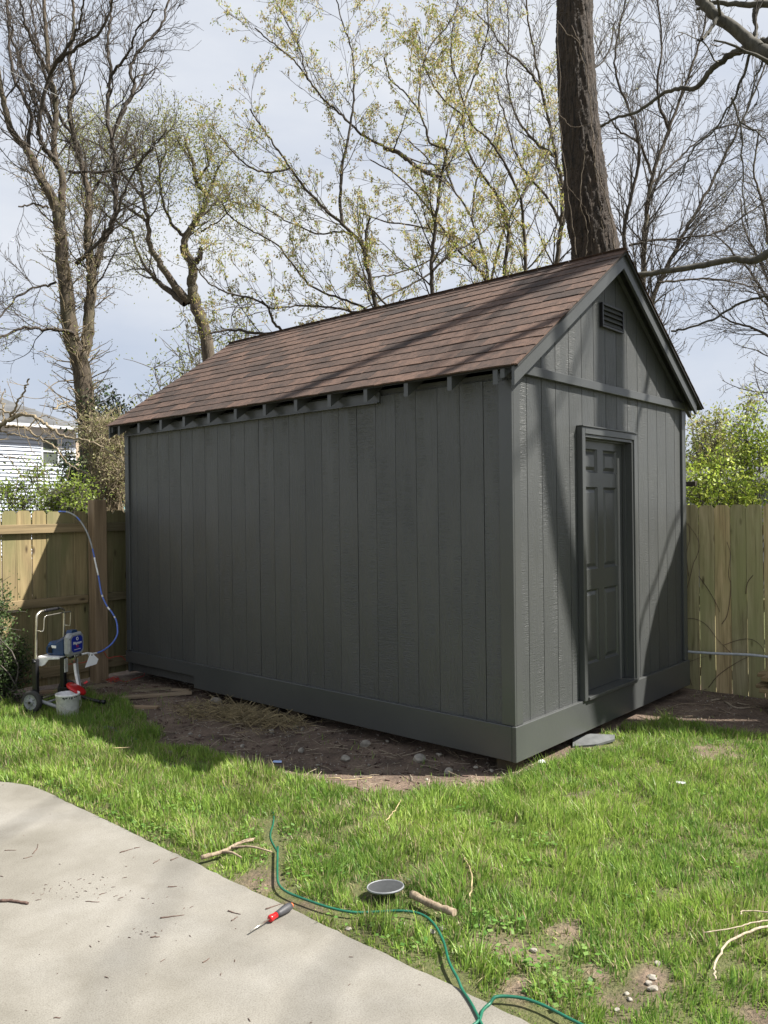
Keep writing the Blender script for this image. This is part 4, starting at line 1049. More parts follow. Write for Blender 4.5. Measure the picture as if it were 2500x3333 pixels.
tag(gbf.build('gravel', M['stone']), 'scattered gravel bits over the bare soil', 'gravel', kind='stuff')

# ------------------------------------------------------------------ lawn: real blades
CLEAR = []       # grass lies flat under and right beside things lying on it
def clear_seg(pts, w):
    for k_ in range(len(pts)-1): CLEAR.append((np.array(pts[k_][:2]), np.array(pts[k_+1][:2]), w))
clear_seg(cp[7:], .040); clear_seg([(lc[0]-.01, lc[1]), (lc[0]+.01, lc[1])], .115); clear_seg([onz(1340, 2945), onz(1480, 3008)], .055)
clear_seg(gp2((655, 2812), (720, 2790), (775, 2760), (825, 2745)), .04); clear_seg(gp2((2330, 3230), (2328, 3180), (2370, 3110), (2440, 3070), (2560, 3030)), .02)
clear_seg([(-2.297, -1.318), (-2.231, -1.324), (-2.187, -1.375), (-2.162, -1.446), (-2.161, -1.566)], .03); clear_seg([onz(1895, 2425), onz(1955, 2425)], .12); clear_seg(gp2((1530, 2960), (1537, 2900), (1525, 2850), (1505, 2810)), .015)
VIEW2 = CAM[:2]
def near_clear(x, y):
    f_ = np.ones(len(x))
    for a, b_, w in CLEAR:
        ab = b_-a; L2 = max(ab@ab, 1e-9); t_ = np.clip(((x-a[0])*ab[0]+(y-a[1])*ab[1])/L2, 0, 1)
        d_ = np.hypot(x-a[0]-t_*ab[0], y-a[1]-t_*ab[1]); f_ = np.minimum(f_, np.clip(.22+.78*(d_-w*.6)/(w*1.2), .22, 1))
    return f_
def grass_patch(n, x0, x1, y0, y1, hs, ws, name, lab, seed):
    R = np.random.default_rng(seed)
    x = R.uniform(x0, x1, n); y = R.uniform(y0, y1, n)
    d = dirtiness(x, y)
    tuft = np.clip((vnoise(x, y, 6.5, 21)*.55+vnoise(x, y, 15, 22)*.45-.5)*1.7+.5, 0, 1)
    thin = vnoise(x, y, 2.2, 23)
    keep = R.random(n) < (1-d)*np.clip(.25+1.25*tuft+.35*(thin-.4), .08, 1)
    keep |= (d > .5) & (R.random(n) < .012)*(tuft > .55)
    keep &= ~in_poly(x, y, [(-.05, -.05), (SW+.05, -.05), (SW+.05, SL+.05), (-.05, SL+.05)])
    keep &= ~in_poly(x-.004, y, PATIO)
    keep &= (x < 3.27) & (y < 5.14)
    x, y, tuft, thin, dirtk = x[keep], y[keep], tuft[keep], thin[keep], np.clip(dirtiness(x[keep]+.05, y[keep])+dirtiness(x[keep]-.05, y[keep]), 0, 1); n = len(x)
    z = ground_z(x, y)-.004
    edge = np.clip((x+2.24)/.10, .5, 1)
    worn = vnoise(x, y, 1.1, 31)
    h = R.uniform(*hs, n)*(.55+.75*tuft)*edge*(.72+.5*worn)
    h *= near_clear(x, y)*(1-.45*dirtk)
    h *= np.where((vnoise(x, y, 3.1, 44) > .72) & (R.random(n) < .5), 1.5, 1.0)
    w = R.uniform(*ws, n)
    ta = vnoise(x, y, 5.5, 24)*2*PI*1.6                  # tufts lean together
    a = ta+R.normal(0, 1.1, n); lean = np.abs(R.normal(.42, .30, n))*h
    fa = R.uniform(0, PI, n)
    wx, wy = np.cos(fa)*w/2, np.sin(fa)*w/2
    dx, dy = np.cos(a)*lean, np.sin(a)*lean
    hh = np.sqrt(np.maximum(h*h-lean*lean*.6, (h*.25)**2))
    V = np.empty((n, 5, 3))
    V[:, 0] = np.stack([x-wx, y-wy, z], -1); V[:, 1] = np.stack([x+wx, y+wy, z], -1)
    V[:, 2] = np.stack([x+wx*.8+dx*.35, y+wy*.8+dy*.35, z+hh*.58], -1); V[:, 3] = np.stack([x-wx*.8+dx*.35, y-wy*.8+dy*.35, z+hh*.58], -1)
    V[:, 4] = np.stack([x+dx, y+dy, z+hh], -1)
    bse = np.array([.205, .335, .052]); yel = np.array([.335, .455, .090]); drk = np.array([.105, .215, .045]); dry = np.array([.44, .37, .22])
    t = np.clip(.12+vnoise(x, y, 1.6, 26)*.5+vnoise(x, y, 9, 28)*.35+R.normal(0, .2, n), 0, 1)[:, None]
    Cc = drk*(1-t)**2+2*bse*t*(1-t)+yel*t*t
    isdry = (R.random(n) < .09+.12*(thin < .4)+.10*(tuft < .35))[:, None]
    Cc = np.where(isdry, dry*R.uniform(.6, 1.1, (n, 1)), Cc*R.uniform(.7, 1.25, (n, 1))*np.where(R.random((n, 1)) < .15, np.array([1.12, .98, 1.2]), 1.0))
    Cc = np.repeat(Cc, 5, 0)
    i = np.arange(n)[:, None]*5
    bf = Buf(); bf.add(V.reshape(-1, 3), (i+np.array([0, 1, 2, 3])).reshape(-1, 4), Cc)
    bf.f.append((i+np.array([3, 2, 4])).reshape(-1, 3))
    return tag(bf.build(name, M['grass']), lab, 'grass', kind='stuff')
grass_patch(190000, -2.36, 1.0, -3.2, 1.3, (.028, .080), (.0036, .0070), 'lawn_grass', 'bright green spring lawn between the patio and the shed', 5)
grass_patch(75000, 1.0, 3.3, -4.5, .2, (.030, .080), (.004, .0072), 'lawn_grass', 'sparser sunny lawn in front of the shed door', 6)
grass_patch(130000, -3.6, .0, 1.3, 5.2, (.038, .10), (.0042, .0075), 'lawn_grass', 'lawn running back to the picket fence and sprayer', 7)

# broad leaved weeds along the patio edge and in thin spots
R = np.random.default_rng(77); wc = []
for _ in range(150):
    if R.random() < .45: x_, y_ = R.uniform(-2.22, -1.75), R.uniform(-1.6, 2.6)
    else: x_, y_ = R.uniform(-2.2, 2.4), R.uniform(-2.6, 3.6)
    if dirtiness(np.array([x_]), np.array([y_]))[0] > .6 or in_poly(np.array([x_]), np.array([y_]), [(-.1, -.1), (SW, -.1), (SW, SL), (-.1, SL)])[0]: continue
    k_ = R.integers(8, 26); q_ = np.array([x_, y_, 0])+R.normal(0, .045, (k_, 3))*[1, 1, 0]; q_[:, 2] = [gz(a, b_)+R.uniform(.015, .045) for a, b_ in q_[:, :2]]; wc.append(q_)
wc = np.concatenate(wc); wc = wc[~in_poly(wc[:, 0]-.03, wc[:, 1], PATIO)]; wc = wc[near_clear(wc[:, 0], wc[:, 1]) > .8]; wd = R.normal(size=(len(wc), 3))*[1, 1, .25]; wd /= np.linalg.norm(wd, axis=1, keepdims=True)
wb = Buf(); n_ = len(wc); qd = np.cross(wd, [0, 0, 1.0])+R.normal(0, .15, (n_, 3)); qd /= np.linalg.norm(qd, axis=1, keepdims=True); L_ = R.uniform(.012, .030, n_)[:, None]
Vw = np.stack([wc, wc+wd*L_*.45+qd*L_*.42, wc+wd*L_, wc+wd*L_*.45-qd*L_*.42], 1).reshape(-1, 3); Cw = np.array([[.10, .22, .045], [.14, .27, .05], [.19, .30, .08]])[R.integers(0, 3, n_)]*R.uniform(.8, 1.2, (n_, 1))
wb.add(Vw, np.arange(n_)[:, None]*4+np.array([0, 1, 2, 3]), np.repeat(Cw, 4, 0)); tag(wb.build('lawn_weeds', M['grass']), 'broad leaved weeds scattered through the lawn', 'weeds', kind='stuff')

# ------------------------------------------------------------------ trees
def unit(v): return v/max(np.linalg.norm(v), 1e-9)
def wander(p, d, L, n, wob, up, R):
    P = [np.array(p, float)]; d = unit(np.array(d, float)); s = L/n
    for _ in range(n):
        d = unit(d+R.normal(0, wob, 3)+np.array([0, 0, up])); P.append(P[-1]+d*s)
    return np.array(P)
class Tree:
    def __init__(s, seed):
        s.R = np.random.default_rng(seed); s.trunk = Buf(); s.limb = Buf(); s.twig = Buf(); s.tips = []; s.tipd = []; s.twigpts = []
    def limb_add(s, P, r, sides, buf):
        v, f = tube_arrays(P, r, sides); buf.add(v, f)
    def grow(s, P, r, lev, cfg):
        """children along a limb; cfg[lev] = (spacing, length, angle, radius ratio, wobble, up, segments)"""
        if lev >= len(cfg): return
        R = s.R; spc, Lc, ang, rr, wob, up, seg, t0 = cfg[lev]
        seglen = np.linalg.norm(np.diff(P, axis=0), axis=1); cum = np.concatenate([[0], np.cumsum(seglen)]); tot = cum[-1]
        n = max(1, int(tot*(1-t0)/spc+R.random()))
        rarr = np.broadcast_to(np.asarray(r, float), (len(P),))
        phi = R.uniform(0, 2*PI)
        for k in range(n):
            t = tot*(t0+(1-t0)*(k+R.uniform(.2, .9))/n); t = min(t, tot*.999)
            j = min(int(np.searchsorted(cum, t))-1, len(P)-2); j = max(j, 0); u = (t-cum[j])/max(seglen[j], 1e-9)
            p = P[j]+(P[j+1]-P[j])*u; rad = rarr[j]+(rarr[j+1]-rarr[j])*u
            d = unit(P[j+1]-P[j]); q = unit(np.cross(d, R.normal(size=3))); q2 = np.cross(d, q)
            phi += 2.4+R.normal(0, .5); a = ang*R.uniform(.65, 1.35)
            cd_ = d*math.cos(a)+(q*math.cos(phi)+q2*math.sin(phi))*math.sin(a)
            L = Lc*R.uniform(.5, 1.25)*(1-.45*t/tot)
            r0 = max(min(rad*rr, cfg_min[0]*(4.0, 2.0, 1.3)[min(lev, 2)]), cfg_min[0]); C = wander(p, cd_, L, seg, wob, up, R)
            last = lev == len(cfg)-1
            rc = np.linspace(r0, max(r0*.35, cfg_min[0]*.8), len(C))
            s.limb_add(C, rc, 3 if (last or r0 < .012) else 5, s.twig if (last or lev > 0) else s.limb)
            if last: s.tips.append(C[-1]); s.tipd.append(unit(C[-1]-C[-2])); s.twigpts.append(C)
            else: s.grow(C, rc, lev+1, cfg)
        
cfg_min = [.004]
def traced(pts, crop, D0, D1, r0, r1, R, n=5, jit=.02):
    """limb outline picked in a crop of the photograph; depth runs from D0 to D1 metres, widths in pixels"""
    cx0, cy0, sc = crop; m_ = len(pts)
    P = [ond(cx0+a*sc, cy0+b_*sc, D0+(D1-D0)*k/(m_-1)) for k, (a, b_) in enumerate(pts)]
    Q = smooth_path(P, n); Q[1:-1] += R.normal(0, jit, (len(Q)-2, 3))
    Dm = (D0+D1)/2
    return Q, (r1+(r0-r1)*(1-np.linspace(0, 1, len(Q)))**1.45)*Dm/FPX*.86
def rooted(P, r):
    """carry a trunk on down to the ground"""
    if P[0][2] > 6: return P, r
    h = P[0][2]+.25; n = max(3, int(h/.4)); d = P[0]-P[1]; d = d/max(-d[2], .3) if d[2] < 0 else np.array([0, 0, -1.0])
    Z = np.linspace(1, 0, n, endpoint=False)[:, None]; base = P[0]+np.array([d[0]*h*.35, d[1]*h*.35, -h])
    flare = 1+.35*Z[:, 0]**3
    return np.vstack([P[0]+(base-P[0])*Z, P]), np.concatenate([r[0]*flare, r])
CA = (0, 0, 1250/1659); CB = (1250, 0, 1250/1659); CC = (0, 1200, 700/1290)

def leaf_quads(C, D, size, cols, R, per=1, spread=.05, aspect=.45, droop=0.0):
    C = np.repeat(np.asarray(C), per, 0); D = np.repeat(np.asarray(D), per, 0); n = len(C)
    C = C+R.normal(0, spread, (n, 3))
    d = D+R.normal(0, .7, (n, 3)); d[:, 2] -= droop; d /= np.linalg.norm(d, axis=1, keepdims=True)
    q = np.cross(d, R.normal(size=(n, 3))); q /= np.linalg.norm(q, axis=1, keepdims=True); nn = np.cross(d, q)
    L = (size*R.uniform(.6, 1.3, n))[:, None]
    V = np.stack([C, C+d*L*.5+q*L*aspect*.5+nn*L*.06, C+d*L, C+d*L*.5-q*L*aspect*.5+nn*L*.06], 1).reshape(-1, 3)
    t = R.random((n, 1)); cols = np.asarray(cols); k = R.integers(0, len(cols), n)
    c = cols[k]*(.75+.5*t)
    i = np.arange(n)[:, None]*4
    return V, i+np.array([0, 1, 2, 3]), np.repeat(c, 4, 0)

def finish(tree, root, mats, leaves=None):
    if tree.trunk.v: tree.trunk.build('trunk', mats[0], root, True)
    if tree.limb.v: tree.limb.build('limbs', mats[1], root, True)
    if tree.twig.v: tree.twig.build('crown', mats[2], root, True)
    if leaves is not None: leaves.build('leaves', M['leaf'], root)

# ---- big furrowed trunk behind the shed
R = np.random.default_rng(3)
t = Tree(31); root = thing('large_tree', 'massive leaning trunk with furrowed dark bark behind the shed roof', 'tree', tuple(ond(1990, 1700, 12.0)*[1, 1, 0]+[0, 0, -.1]))
P, r = traced([(960, 2050), (935, 1500), (912, 1100), (880, 900), (860, 700), (842, 500), (830, 300), (822, 100), (822, -100), (815, -600), (820, -1300)], CB, 12, 12, 75, 48, R, 10, .004)
r = np.interp(np.linspace(0, 1, len(P)), [0, .3, .45, .8, 1], [82, 70, 62, 55, 40])*12/FPX
def furrowed(P, r, sides, R, depth=.11):
    v, f = tube_arrays(P, r, sides); n_ = len(P); C = np.repeat(P, sides, 0)
    k = np.tile(np.arange(sides), n_); row = np.repeat(np.arange(n_), sides)
    s_ = np.sin(k*2*PI/sides*13+np.sin(row*.35+k*.2)*1.2)*.55+np.sin(k*2*PI/sides*23+row*.23)*.45
    return C+(v-C)*(1+depth*s_*.5+R.normal(0, depth*.12, len(k)))[:, None], f
P, r = rooted(P, r); Pf = smooth_path(P[::4], 14); v, f = furrowed(Pf, np.interp(np.linspace(0, 1, len(Pf)), np.linspace(0, 1, len(r)), r), 72, R)
t.trunk.add(v, f)
for (pts, w) in (([(1000, 1085), (985, 980), (960, 860), (930, 760), (905, 680), (900, 560), (890, 420), (860, 260), (810, 110)], 3), ([(870, 1110), (880, 1000), (850, 870), (860, 700), (880, 600)], 3), ([(945, 1085), (940, 940), (920, 820), (912, 670), (930, 560)], 3.5), ([(830, 1100), (800, 860), (770, 640), (760, 440), (750, 100)], 2.4),
                ([(915, 1100), (900, 1010), (870, 900), (790, 800)], 2.4), ([(750, 90), (790, 150), (840, 180), (870, 250)], 2.4), ([(760, 500), (820, 550), (900, 530)], 2)):
    P_, r_ = traced(pts, CB, 11.68, 11.68, w*.85, w*.6, R, 6, .010); t.limb_add(P_, r_, 5, t.limb)
cfg_min[0] = .008
t.grow(P[-30:], r[-30:], 0, [(.55, 3.6, .8, .35, .16, .05, 8, 0.0), (.5, 1.3, .7, .5, .2, .03, 5, .25)])
finish(t, root, (M['bark_furrow'], M['vine_dark'], M['bark_dark']))
for ch in root.children:
    if ch.name.startswith('limbs'): ch.name = 'vines'

# ---- tall bare tree behind the back fence
t = Tree(41); R = t.R; root = thing('bare_tree', 'tall bare tree with several dark stems rising behind the back fence', 'tree', tuple(ond(310, 1700, 12.6)*[1, 1, 0]+[0, 0, -.1]))
B = [([(400, 2400), (395, 2100), (375, 1780), (345, 1560), (308, 1460), (285, 1250), (268, 1100), (258, 960), (225, 860), (165, 750), (120, 650), (60, 585), (20, 470), (-5, 330), (-40, 150), (-60, -100)], 12.6, 12.2, 42, 7, 1),
     ([(258, 1000), (268, 850), (268, 750), (238, 690), (236, 560), (240, 440), (215, 320), (202, 200), (195, 80), (188, -60), (180, -250)], 12.6, 12.9, 15, 6, 1),
     ([(240, 690), (195, 640), (172, 590), (180, 460), (232, 290), (330, 205), (430, 140), (482, 40), (495, -60)], 12.6, 11.9, 11, 4, 0),
     ([(345, 1560), (378, 1460), (388, 1300), (396, 1180), (382, 1090), (378, 980), (384, 860), (365, 760), (322, 600), (300, 470), (320, 380), (300, 250), (320, 100), (300, -80)], 12.6, 13.3, 23, 5, 1),
     ([(396, 1180), (430, 1110), (445, 1035), (482, 975), (502, 880), (495, 700), (482, 600), (462, 460), (476, 330), (465, 200), (480, 60), (470, -80)], 13.0, 13.6, 14, 5, 0),
     ([(330, 1140), (385, 1090), (455, 1005), (500, 930), (560, 780), (640, 660), (720, 560)], 12.7, 12.3, 9, 3, 0),
     ([(482, 590), (540, 470), (574, 380), (565, 280), (622, 200), (700, 100), (725, 0), (740, -80)], 13.4, 14.0, 9, 3.5, 0),
     ([(120, 650), (130, 480), (60, 330), (40, 170), (30, 0), (20, -120)], 12.4, 12.8, 8, 4, 0),
     ([(236, 560), (180, 440), (120, 330), (60, 190), (40, 60), (20, -80)], 12.7, 13.6, 8, 4, 0),
     ([(322, 600), (250, 480), (190, 300), (150, 120), (130, -60)], 13.1, 13.9, 7, 3, 0), ([(300, 740), (430, 740), (560, 730), (650, 640)], 12.9, 12.0, 6, 2.5, 0),
     ([(476, 330), (560, 220), (600, 120), (680, 40)], 13.5, 13.0, 6, 2.5, 0), ([(385, 860), (450, 760), (540, 690), (610, 640)], 13.1, 14.2, 6, 2.5, 0),
     ([(215, 320), (150, 200), (100, 60), (80, -60)], 12.8, 12.0, 6, 3, 0), ([(232, 290), (330, 140), (360, 40), (380, -60)], 12.2, 11.6, 6, 3, 0),
     ([(320, 1440), (200, 1420), (120, 1412), (20, 1450), (-60, 1500)], 12.4, 11.5, 7, 4, 0), ([(240, 1220), (170, 1240), (80, 1280), (0, 1370)], 12.5, 11.8, 5, 3, 0), ([(210, 900), (150, 880), (80, 892)], 12.6, 12.2, 5, 3, 0)]
cfg_min[0] = .0036
for pts, D0, D1, a, b_, big in B:
    P, r = traced(pts, CA, D0, D1, a, b_, R, 6, .007 if big else .012)
    if big: P, r = rooted(P, r) if pts[0][1] > 1900 else (P, r)
    t.limb_add(P, r, 12 if big else 7, t.trunk if big else t.limb)
    k0 = int(len(P)*(.45 if len(pts) > 14 else .1))
    t.grow(P[k0:], r[k0:], 0, [(.16, 1.10, .62, .42, .15, .07, 8, .02), (.13, .48, .62, .6, .19, .08, 5, .08), (.10, .20, .6, .75, .2, .09, 3, .12)])
vb = Tree(43)
for pts, D0, D1, a, b_, big in B[:1]+B[3:4]:
    P, r = traced(pts, CA, D0, D1, a, b_, R, 6, .007); k1 = int(len(P)*(.62 if a > 30 else .45))
    cfg_min[0] = .0046; vb.grow(P[10:k1], r[10:k1]*.2, 0, [(.020, .62, .95, .5, .2, .05, 7, .0), (.15, .22, .7, .6, .2, .05, 3, .2)])
vb.twig.add(*[np.concatenate(vb.limb.v), np.concatenate(vb.limb.f)])
vb.twig.build('vine_fuzz', M['vine'], root, True)
vl = Buf(); vl.add(*leaf_quads(np.array(vb.tips), np.array(vb.tipd), .030, [(.30, .31, .10), (.24, .28, .08)], R, 2, .02, .5)); vl.build('vine_buds', M['leaf'], root)
lv = Buf(); tp = np.array(t.tips); td = np.array(t.tipd); low = tp[:, 2] < 5.2
if low.any(): lv.add(*leaf_quads(tp[low], td[low], .035, [(.20, .24, .06), (.26, .26, .10)], R, 2, .03, .5))
finish(t, root, (M['bark_grey'], M['bark_dark'], M['bark_dark']), lv if lv.v else None)

# ---- second tree further back with a haze of new leaf
t = Tree(51); R = t.R; root = thing('budding_tree', 'pale trunked tree with hazy yellow green new leaves beyond the shed', 'tree', tuple(ond(700, 1700, 22)*[1, 1, 0]+[0, 0, -.1]))
Cc_ = [([(960, 2300), (930, 1800), (890, 1460), (850, 1330), (832, 1240), (830, 1140), (800, 1090), (800, 1030), (860, 940), (895, 850), (850, 790), (830, 700), (800, 600)], 22, 22, 30, 6, 1),
       ([(820, 1310), (760, 1240), (700, 1150), (650, 1060), (640, 960), (620, 860), (600, 740), (560, 620)], 22, 21.5, 17, 4, 1), ([(800, 1310), (720, 1250), (660, 1190), (610, 1120), (570, 1000)], 22, 23, 15, 4, 0), ([(830, 1140), (862, 1110), (866, 1070)], 22, 21.8, 13, 9, 0),
       ([(640, 960), (560, 900), (480, 820), (420, 700)], 21.7, 22.5, 7, 3, 0), ([(800, 1030), (740, 960), (700, 860), (690, 720), (660, 600)], 22, 21.2, 8, 3, 0), ([(895, 850), (930, 760), (960, 700)], 22, 22, 6, 3, 0), ([(620, 860), (520, 740), (440, 640), (360, 600)], 21.6, 21, 6, 3, 0), ([(860, 940), (930, 880), (980, 800)], 22, 23, 6, 3, 0), ([(600, 740), (580, 640), (600, 560)], 21.5, 21, 5, 2.5, 0), ([(690, 720), (720, 620), (700, 550)], 21.4, 22.4, 5, 2.5, 0), ([(850, 790), (900, 700), (880, 620)], 22, 21, 5, 2.5, 0), ([(830, 700), (780, 620), (760, 570)], 22, 23, 5, 2.5, 0), ([(480, 820), (400, 760), (330, 680), (300, 620)], 22.3, 23, 5, 2.5, 0), ([(620, 860), (680, 780), (720, 700)], 21.6, 22.5, 5, 2.5, 0), ([(570, 1000), (480, 940), (400, 880), (330, 820)], 23, 23.5, 5, 2.5, 0), ([(930, 880), (980, 860), (1010, 800)], 22.5, 22, 4, 2, 0), ([(560, 620), (480, 570), (440, 540)], 21.5, 22, 4, 2, 0), ([(870, 1000), (940, 960), (1000, 900)], 22, 21, 4, 2, 0)]
cfg_min[0] = .0062
for pts, D0, D1, a, b_, big in Cc_:
    P, r = traced(pts, CA, D0, D1, a, b_, R, 6, .015)
    if big and pts[0][1] > 1900: P, r = rooted(P, r)
    t.limb_add(P, r, 10 if big else 6, t.trunk if big else t.limb)
    k0 = int(len(P)*(.55 if big else .25))
    t.grow(P[k0:], r[k0:], 0, [(.24, 1.35, .85, .45, .18, .05, 7, .0), (.22, .75, .8, .6, .2, .05, 4, .05), (.19, .42, .75, .7, .2, .04, 3, .08)])
lv = Buf(); tp = np.array(t.tips); td = np.array(t.tipd)
lv.add(*leaf_quads(tp, td, .072, [(.23, .24, .06), (.19, .22, .05), (.28, .26, .09)], R, 15, .24, .42, .2))
finish(t, root, (M['bark_grey'], M['bark_dark'], M['bark_twig']), lv)

# ---- maple with hanging yellow green flowers, centre
MAPC = [(.33, .33, .08), (.38, .34, .10), (.25, .31, .055), (.40, .33, .14), (.40, .31, .18)]
def maple(seed, label, base, limbs, cfg, dens, lsize, mind=.0036, nleaf=7):
    t = Tree(seed); R = t.R; root = thing('maple_tree', label, 'tree', tuple(base*[1, 1, 0]+[0, 0, -.1]), group=None)
    cfg_min[0] = mind
    for crop, pts, D0, D1, a, b_, big in limbs:
        P, r = traced(pts, crop, D0, D1, a*.78, b_*.8, R, 6, .007)
        if pts[0][1] > 1690: P, r = rooted(P, r)
        t.limb_add(P, r, 9 if big else 6, t.trunk if big else t.limb)
        k0 = int(len(P)*(.17 if big else .10)); t.grow(P[k0:], r[k0:], 0, cfg)
    lv = Buf()
    tw = [c for c in t.twigpts if R.random() < dens]
    C = np.concatenate([c[-2:] for c in tw]); D = np.concatenate([np.diff(c[-3:], axis=0) for c in tw])
    D = D/np.maximum(np.linalg.norm(D, axis=1, keepdims=True), 1e-9)
    lv.add(*leaf_quads(C, D, lsize, MAPC, R, nleaf, lsize*.75, .5, .2))
    H = C[R.random(len(C)) < .55]
    lv.add(*leaf_quads(H, np.tile([0, 0, -1.6], (len(H), 1)), lsize*1.35, MAPC[2:], R, 5, lsize*.45, .28, 1.0))
    finish(t, root, (M['bark_dark'], M['bark_dark'], M['bark_dark']), lv); return root
maple(61, 'slender maple with hanging yellow green flowers, leaning left above the roof', ond(1260, 1700, 13.5), [
    (CA, [(1760, 2300), (1700, 1800), (1630, 1360), (1600, 1210), (1580, 1130), (1560, 1050), (1480, 970), (1400, 900), (1300, 790), (1240, 700), (1180, 620), (1110, 520), (1080, 470)], 13.5, 12.8, 15, 3.5, 1),
    (CA, [(1590, 1130), (1580, 1000), (1600, 940)], 13.5, 13.4, 8, 5, 0), (CA, [(1480, 970), (1470, 850), (1480, 720), (1510, 560), (1530, 400), (1520, 220), (1480, 100), (1450, -20)], 13.3, 13.8, 9, 3, 0),
    (CA, [(1659, 630), (1560, 580), (1480, 500), (1400, 430), (1330, 340), (1270, 260), (1180, 190), (1100, 120)], 13.9, 12.8, 7, 3, 0), (CA, [(1330, 340), (1290, 200), (1230, 80), (1190, 0)], 13.1, 13.5, 4.5, 2.5, 0),
    (CA, [(1620, 1350), (1500, 1300), (1350, 1240), (1270, 1150), (1200, 1060), (1100, 1000), (1000, 940), (960, 880)], 13.5, 12.4, 7, 3, 0), (CA, [(1590, 1360), (1450, 1330), (1300, 1320), (1180, 1330), (1130, 1300)], 13.5, 12.6, 7, 3, 0),
    (CA, [(1250, 730), (1160, 745), (1080, 720), (1000, 650), (950, 580)], 13.0, 12.5, 6, 3, 0), (CA, [(1230, 1440), (1180, 1390), (1140, 1310), (1000, 1270), (900, 1220), (840, 1140), (800, 1090)], 12.8, 11.8, 8, 3, 0), (CA, [(1240, 1440), (1100, 1440), (1000, 1425), (910, 1440)], 12.8, 12.2, 9, 5, 0),
    (CA, [(1570, 1040), (1480, 1000), (1380, 1010), (1250, 960), (1150, 900), (1080, 860)], 13.4, 14.4, 5, 2.5, 0), (CB, [(0, 640), (60, 660), (130, 710), (190, 750), (245, 765)], 13.6, 13.0, 11, 9, 0)],
    [(.23, 1.2, .65, .42, .10, .05, 7, .02), (.19, .50, .65, .6, .12, .06, 5, .08), (.17, .20, .6, .7, .13, .06, 3, .15)], .95, .044)
maple(62, 'maple with upright stems and dense yellow flowers beside the massive trunk', ond(1450, 1700, 14.5), [
    (CB, [(230, 2200), (215, 1700), (210, 1290), (205, 1150), (215, 1040), (230, 900), (245, 765), (270, 650), (200, 620), (180, 550), (150, 480), (90, 400), (30, 345), (0, 250)], 13.8, 13.2, 13, 3, 1),
    (CB, [(430, 1900), (440, 1250), (400, 1160), (330, 1090), (250, 980), (150, 850), (60, 760), (-60, 690)], 14.5, 13.6, 9, 3, 0), (CB, [(500, 1900), (520, 1200), (540, 1000), (500, 860), (420, 750), (360, 640), (340, 500), (370, 380), (420, 250), (450, 100), (440, -50)], 14.8, 15.2, 10, 3, 1),
    (CB, [(600, 1900), (610, 1150), (600, 950), (590, 860), (530, 720), (450, 600), (380, 540), (330, 400), (290, 250), (300, 100)], 14.8, 14.0, 10, 3, 1), (CB, [(590, 860), (640, 780), (700, 680), (720, 560), (690, 420)], 14.6, 15.4, 6, 3, 0),
    (CB, [(210, 1170), (300, 1090), (380, 1050), (450, 980)], 13.6, 14.5, 6, 3, 0), (CB, [(150, 480), (160, 330), (200, 200), (280, 100), (330, -20)], 13.3, 13.9, 5, 2.5, 0), (CB, [(20, 1330), (-60, 1240), (-120, 1180)], 13.5, 13, 6, 3, 0), (CB, [(340, 500), (250, 420), (180, 300), (150, 160)], 15, 14.2, 5, 2.5, 0)],
    [(.21, 1.2, .6, .42, .11, .06, 7, .02), (.18, .50, .6, .6, .13, .06, 5, .08), (.16, .20, .6, .7, .14, .06, 3, .15)], .98, .046, nleaf=9)

maple(63, 'hazy yellow green tree filling the gap behind the roof ridge', ond(1620, 1700, 17.5), [
    (CB, [(480, 2200), (470, 1600), (455, 1250), (430, 1100), (380, 950), (300, 820), (200, 700), (100, 600)], 17.5, 17, 10, 3, 1), (CB, [(455, 1250), (500, 1050), (560, 900), (640, 760), (690, 620)], 17.5, 18, 7, 3, 0), (CB, [(430, 1100), (300, 1020), (160, 980), (20, 960), (-100, 920)], 17.5, 16.8, 6, 3, 0), (CB, [(380, 950), (400, 780), (470, 620), (500, 480)], 17.3, 18, 6, 3, 0),
    (CB, [(455, 1280), (620, 1160), (700, 1060), (740, 980)], 17.5, 17, 6, 3, 0), (CB, [(300, 1020), (200, 1120), (60, 1180), (-60, 1200)], 17, 16.5, 5, 3, 0), (CB, [(300, 820), (260, 680), (280, 540), (330, 420)], 17.2, 17.6, 5, 3, 0), (CB, [(200, 1180), (60, 1260), (-80, 1330), (-200, 1400)], 17, 16, 5, 3, 0)],
    [(.28, 1.1, .65, .42, .11, .05, 6, .02), (.22, .50, .65, .6, .13, .05, 4, .08), (.2, .22, .6, .7, .14, .05, 3, .15)], .95, .055, .0045, 7)

# ---- bare trees beyond the side fence
def bare(seed, name, label, base, limbs, cfg, mats, mind, group=None, leafcol=None, lsz=.05, per=1):
    t = Tree(seed); R = t.R; root = thing(name, label, 'tree', tuple(base*[1, 1, 0]+[0, 0, -.1]), group=group)
    cfg_min[0] = mind
    for crop, pts, D0, D1, a, b_, big in limbs:
        P, r = traced(pts, crop, D0, D1, a, b_, R, 6, .012)
        if pts[0][1] > 1690: P, r = rooted(P, r)
        t.limb_add(P, r, 9 if big else 6, t.trunk if big else t.limb)
        k0 = int(len(P)*(.2 if big else .08)); t.grow(P[k0:], r[k0:], 0, cfg)
    lv = None
    if leafcol:
        lv = Buf(); tp = np.array(t.tips); td = np.array(t.tipd); lv.add(*leaf_quads(tp, td, lsz, leafcol, R, per, lsz, .45, .2))
    finish(t, root, mats, lv); return root
BC = [(.19, 1.9, .55, .40, .10, .05, 8, .02), (.19, .85, .6, .55, .13, .04, 5, .08), (.18, .36, .6, .7, .15, .03, 3, .12)]
mt = (M['bark_grey'], M['bark_dark'], M['bark_twig'])
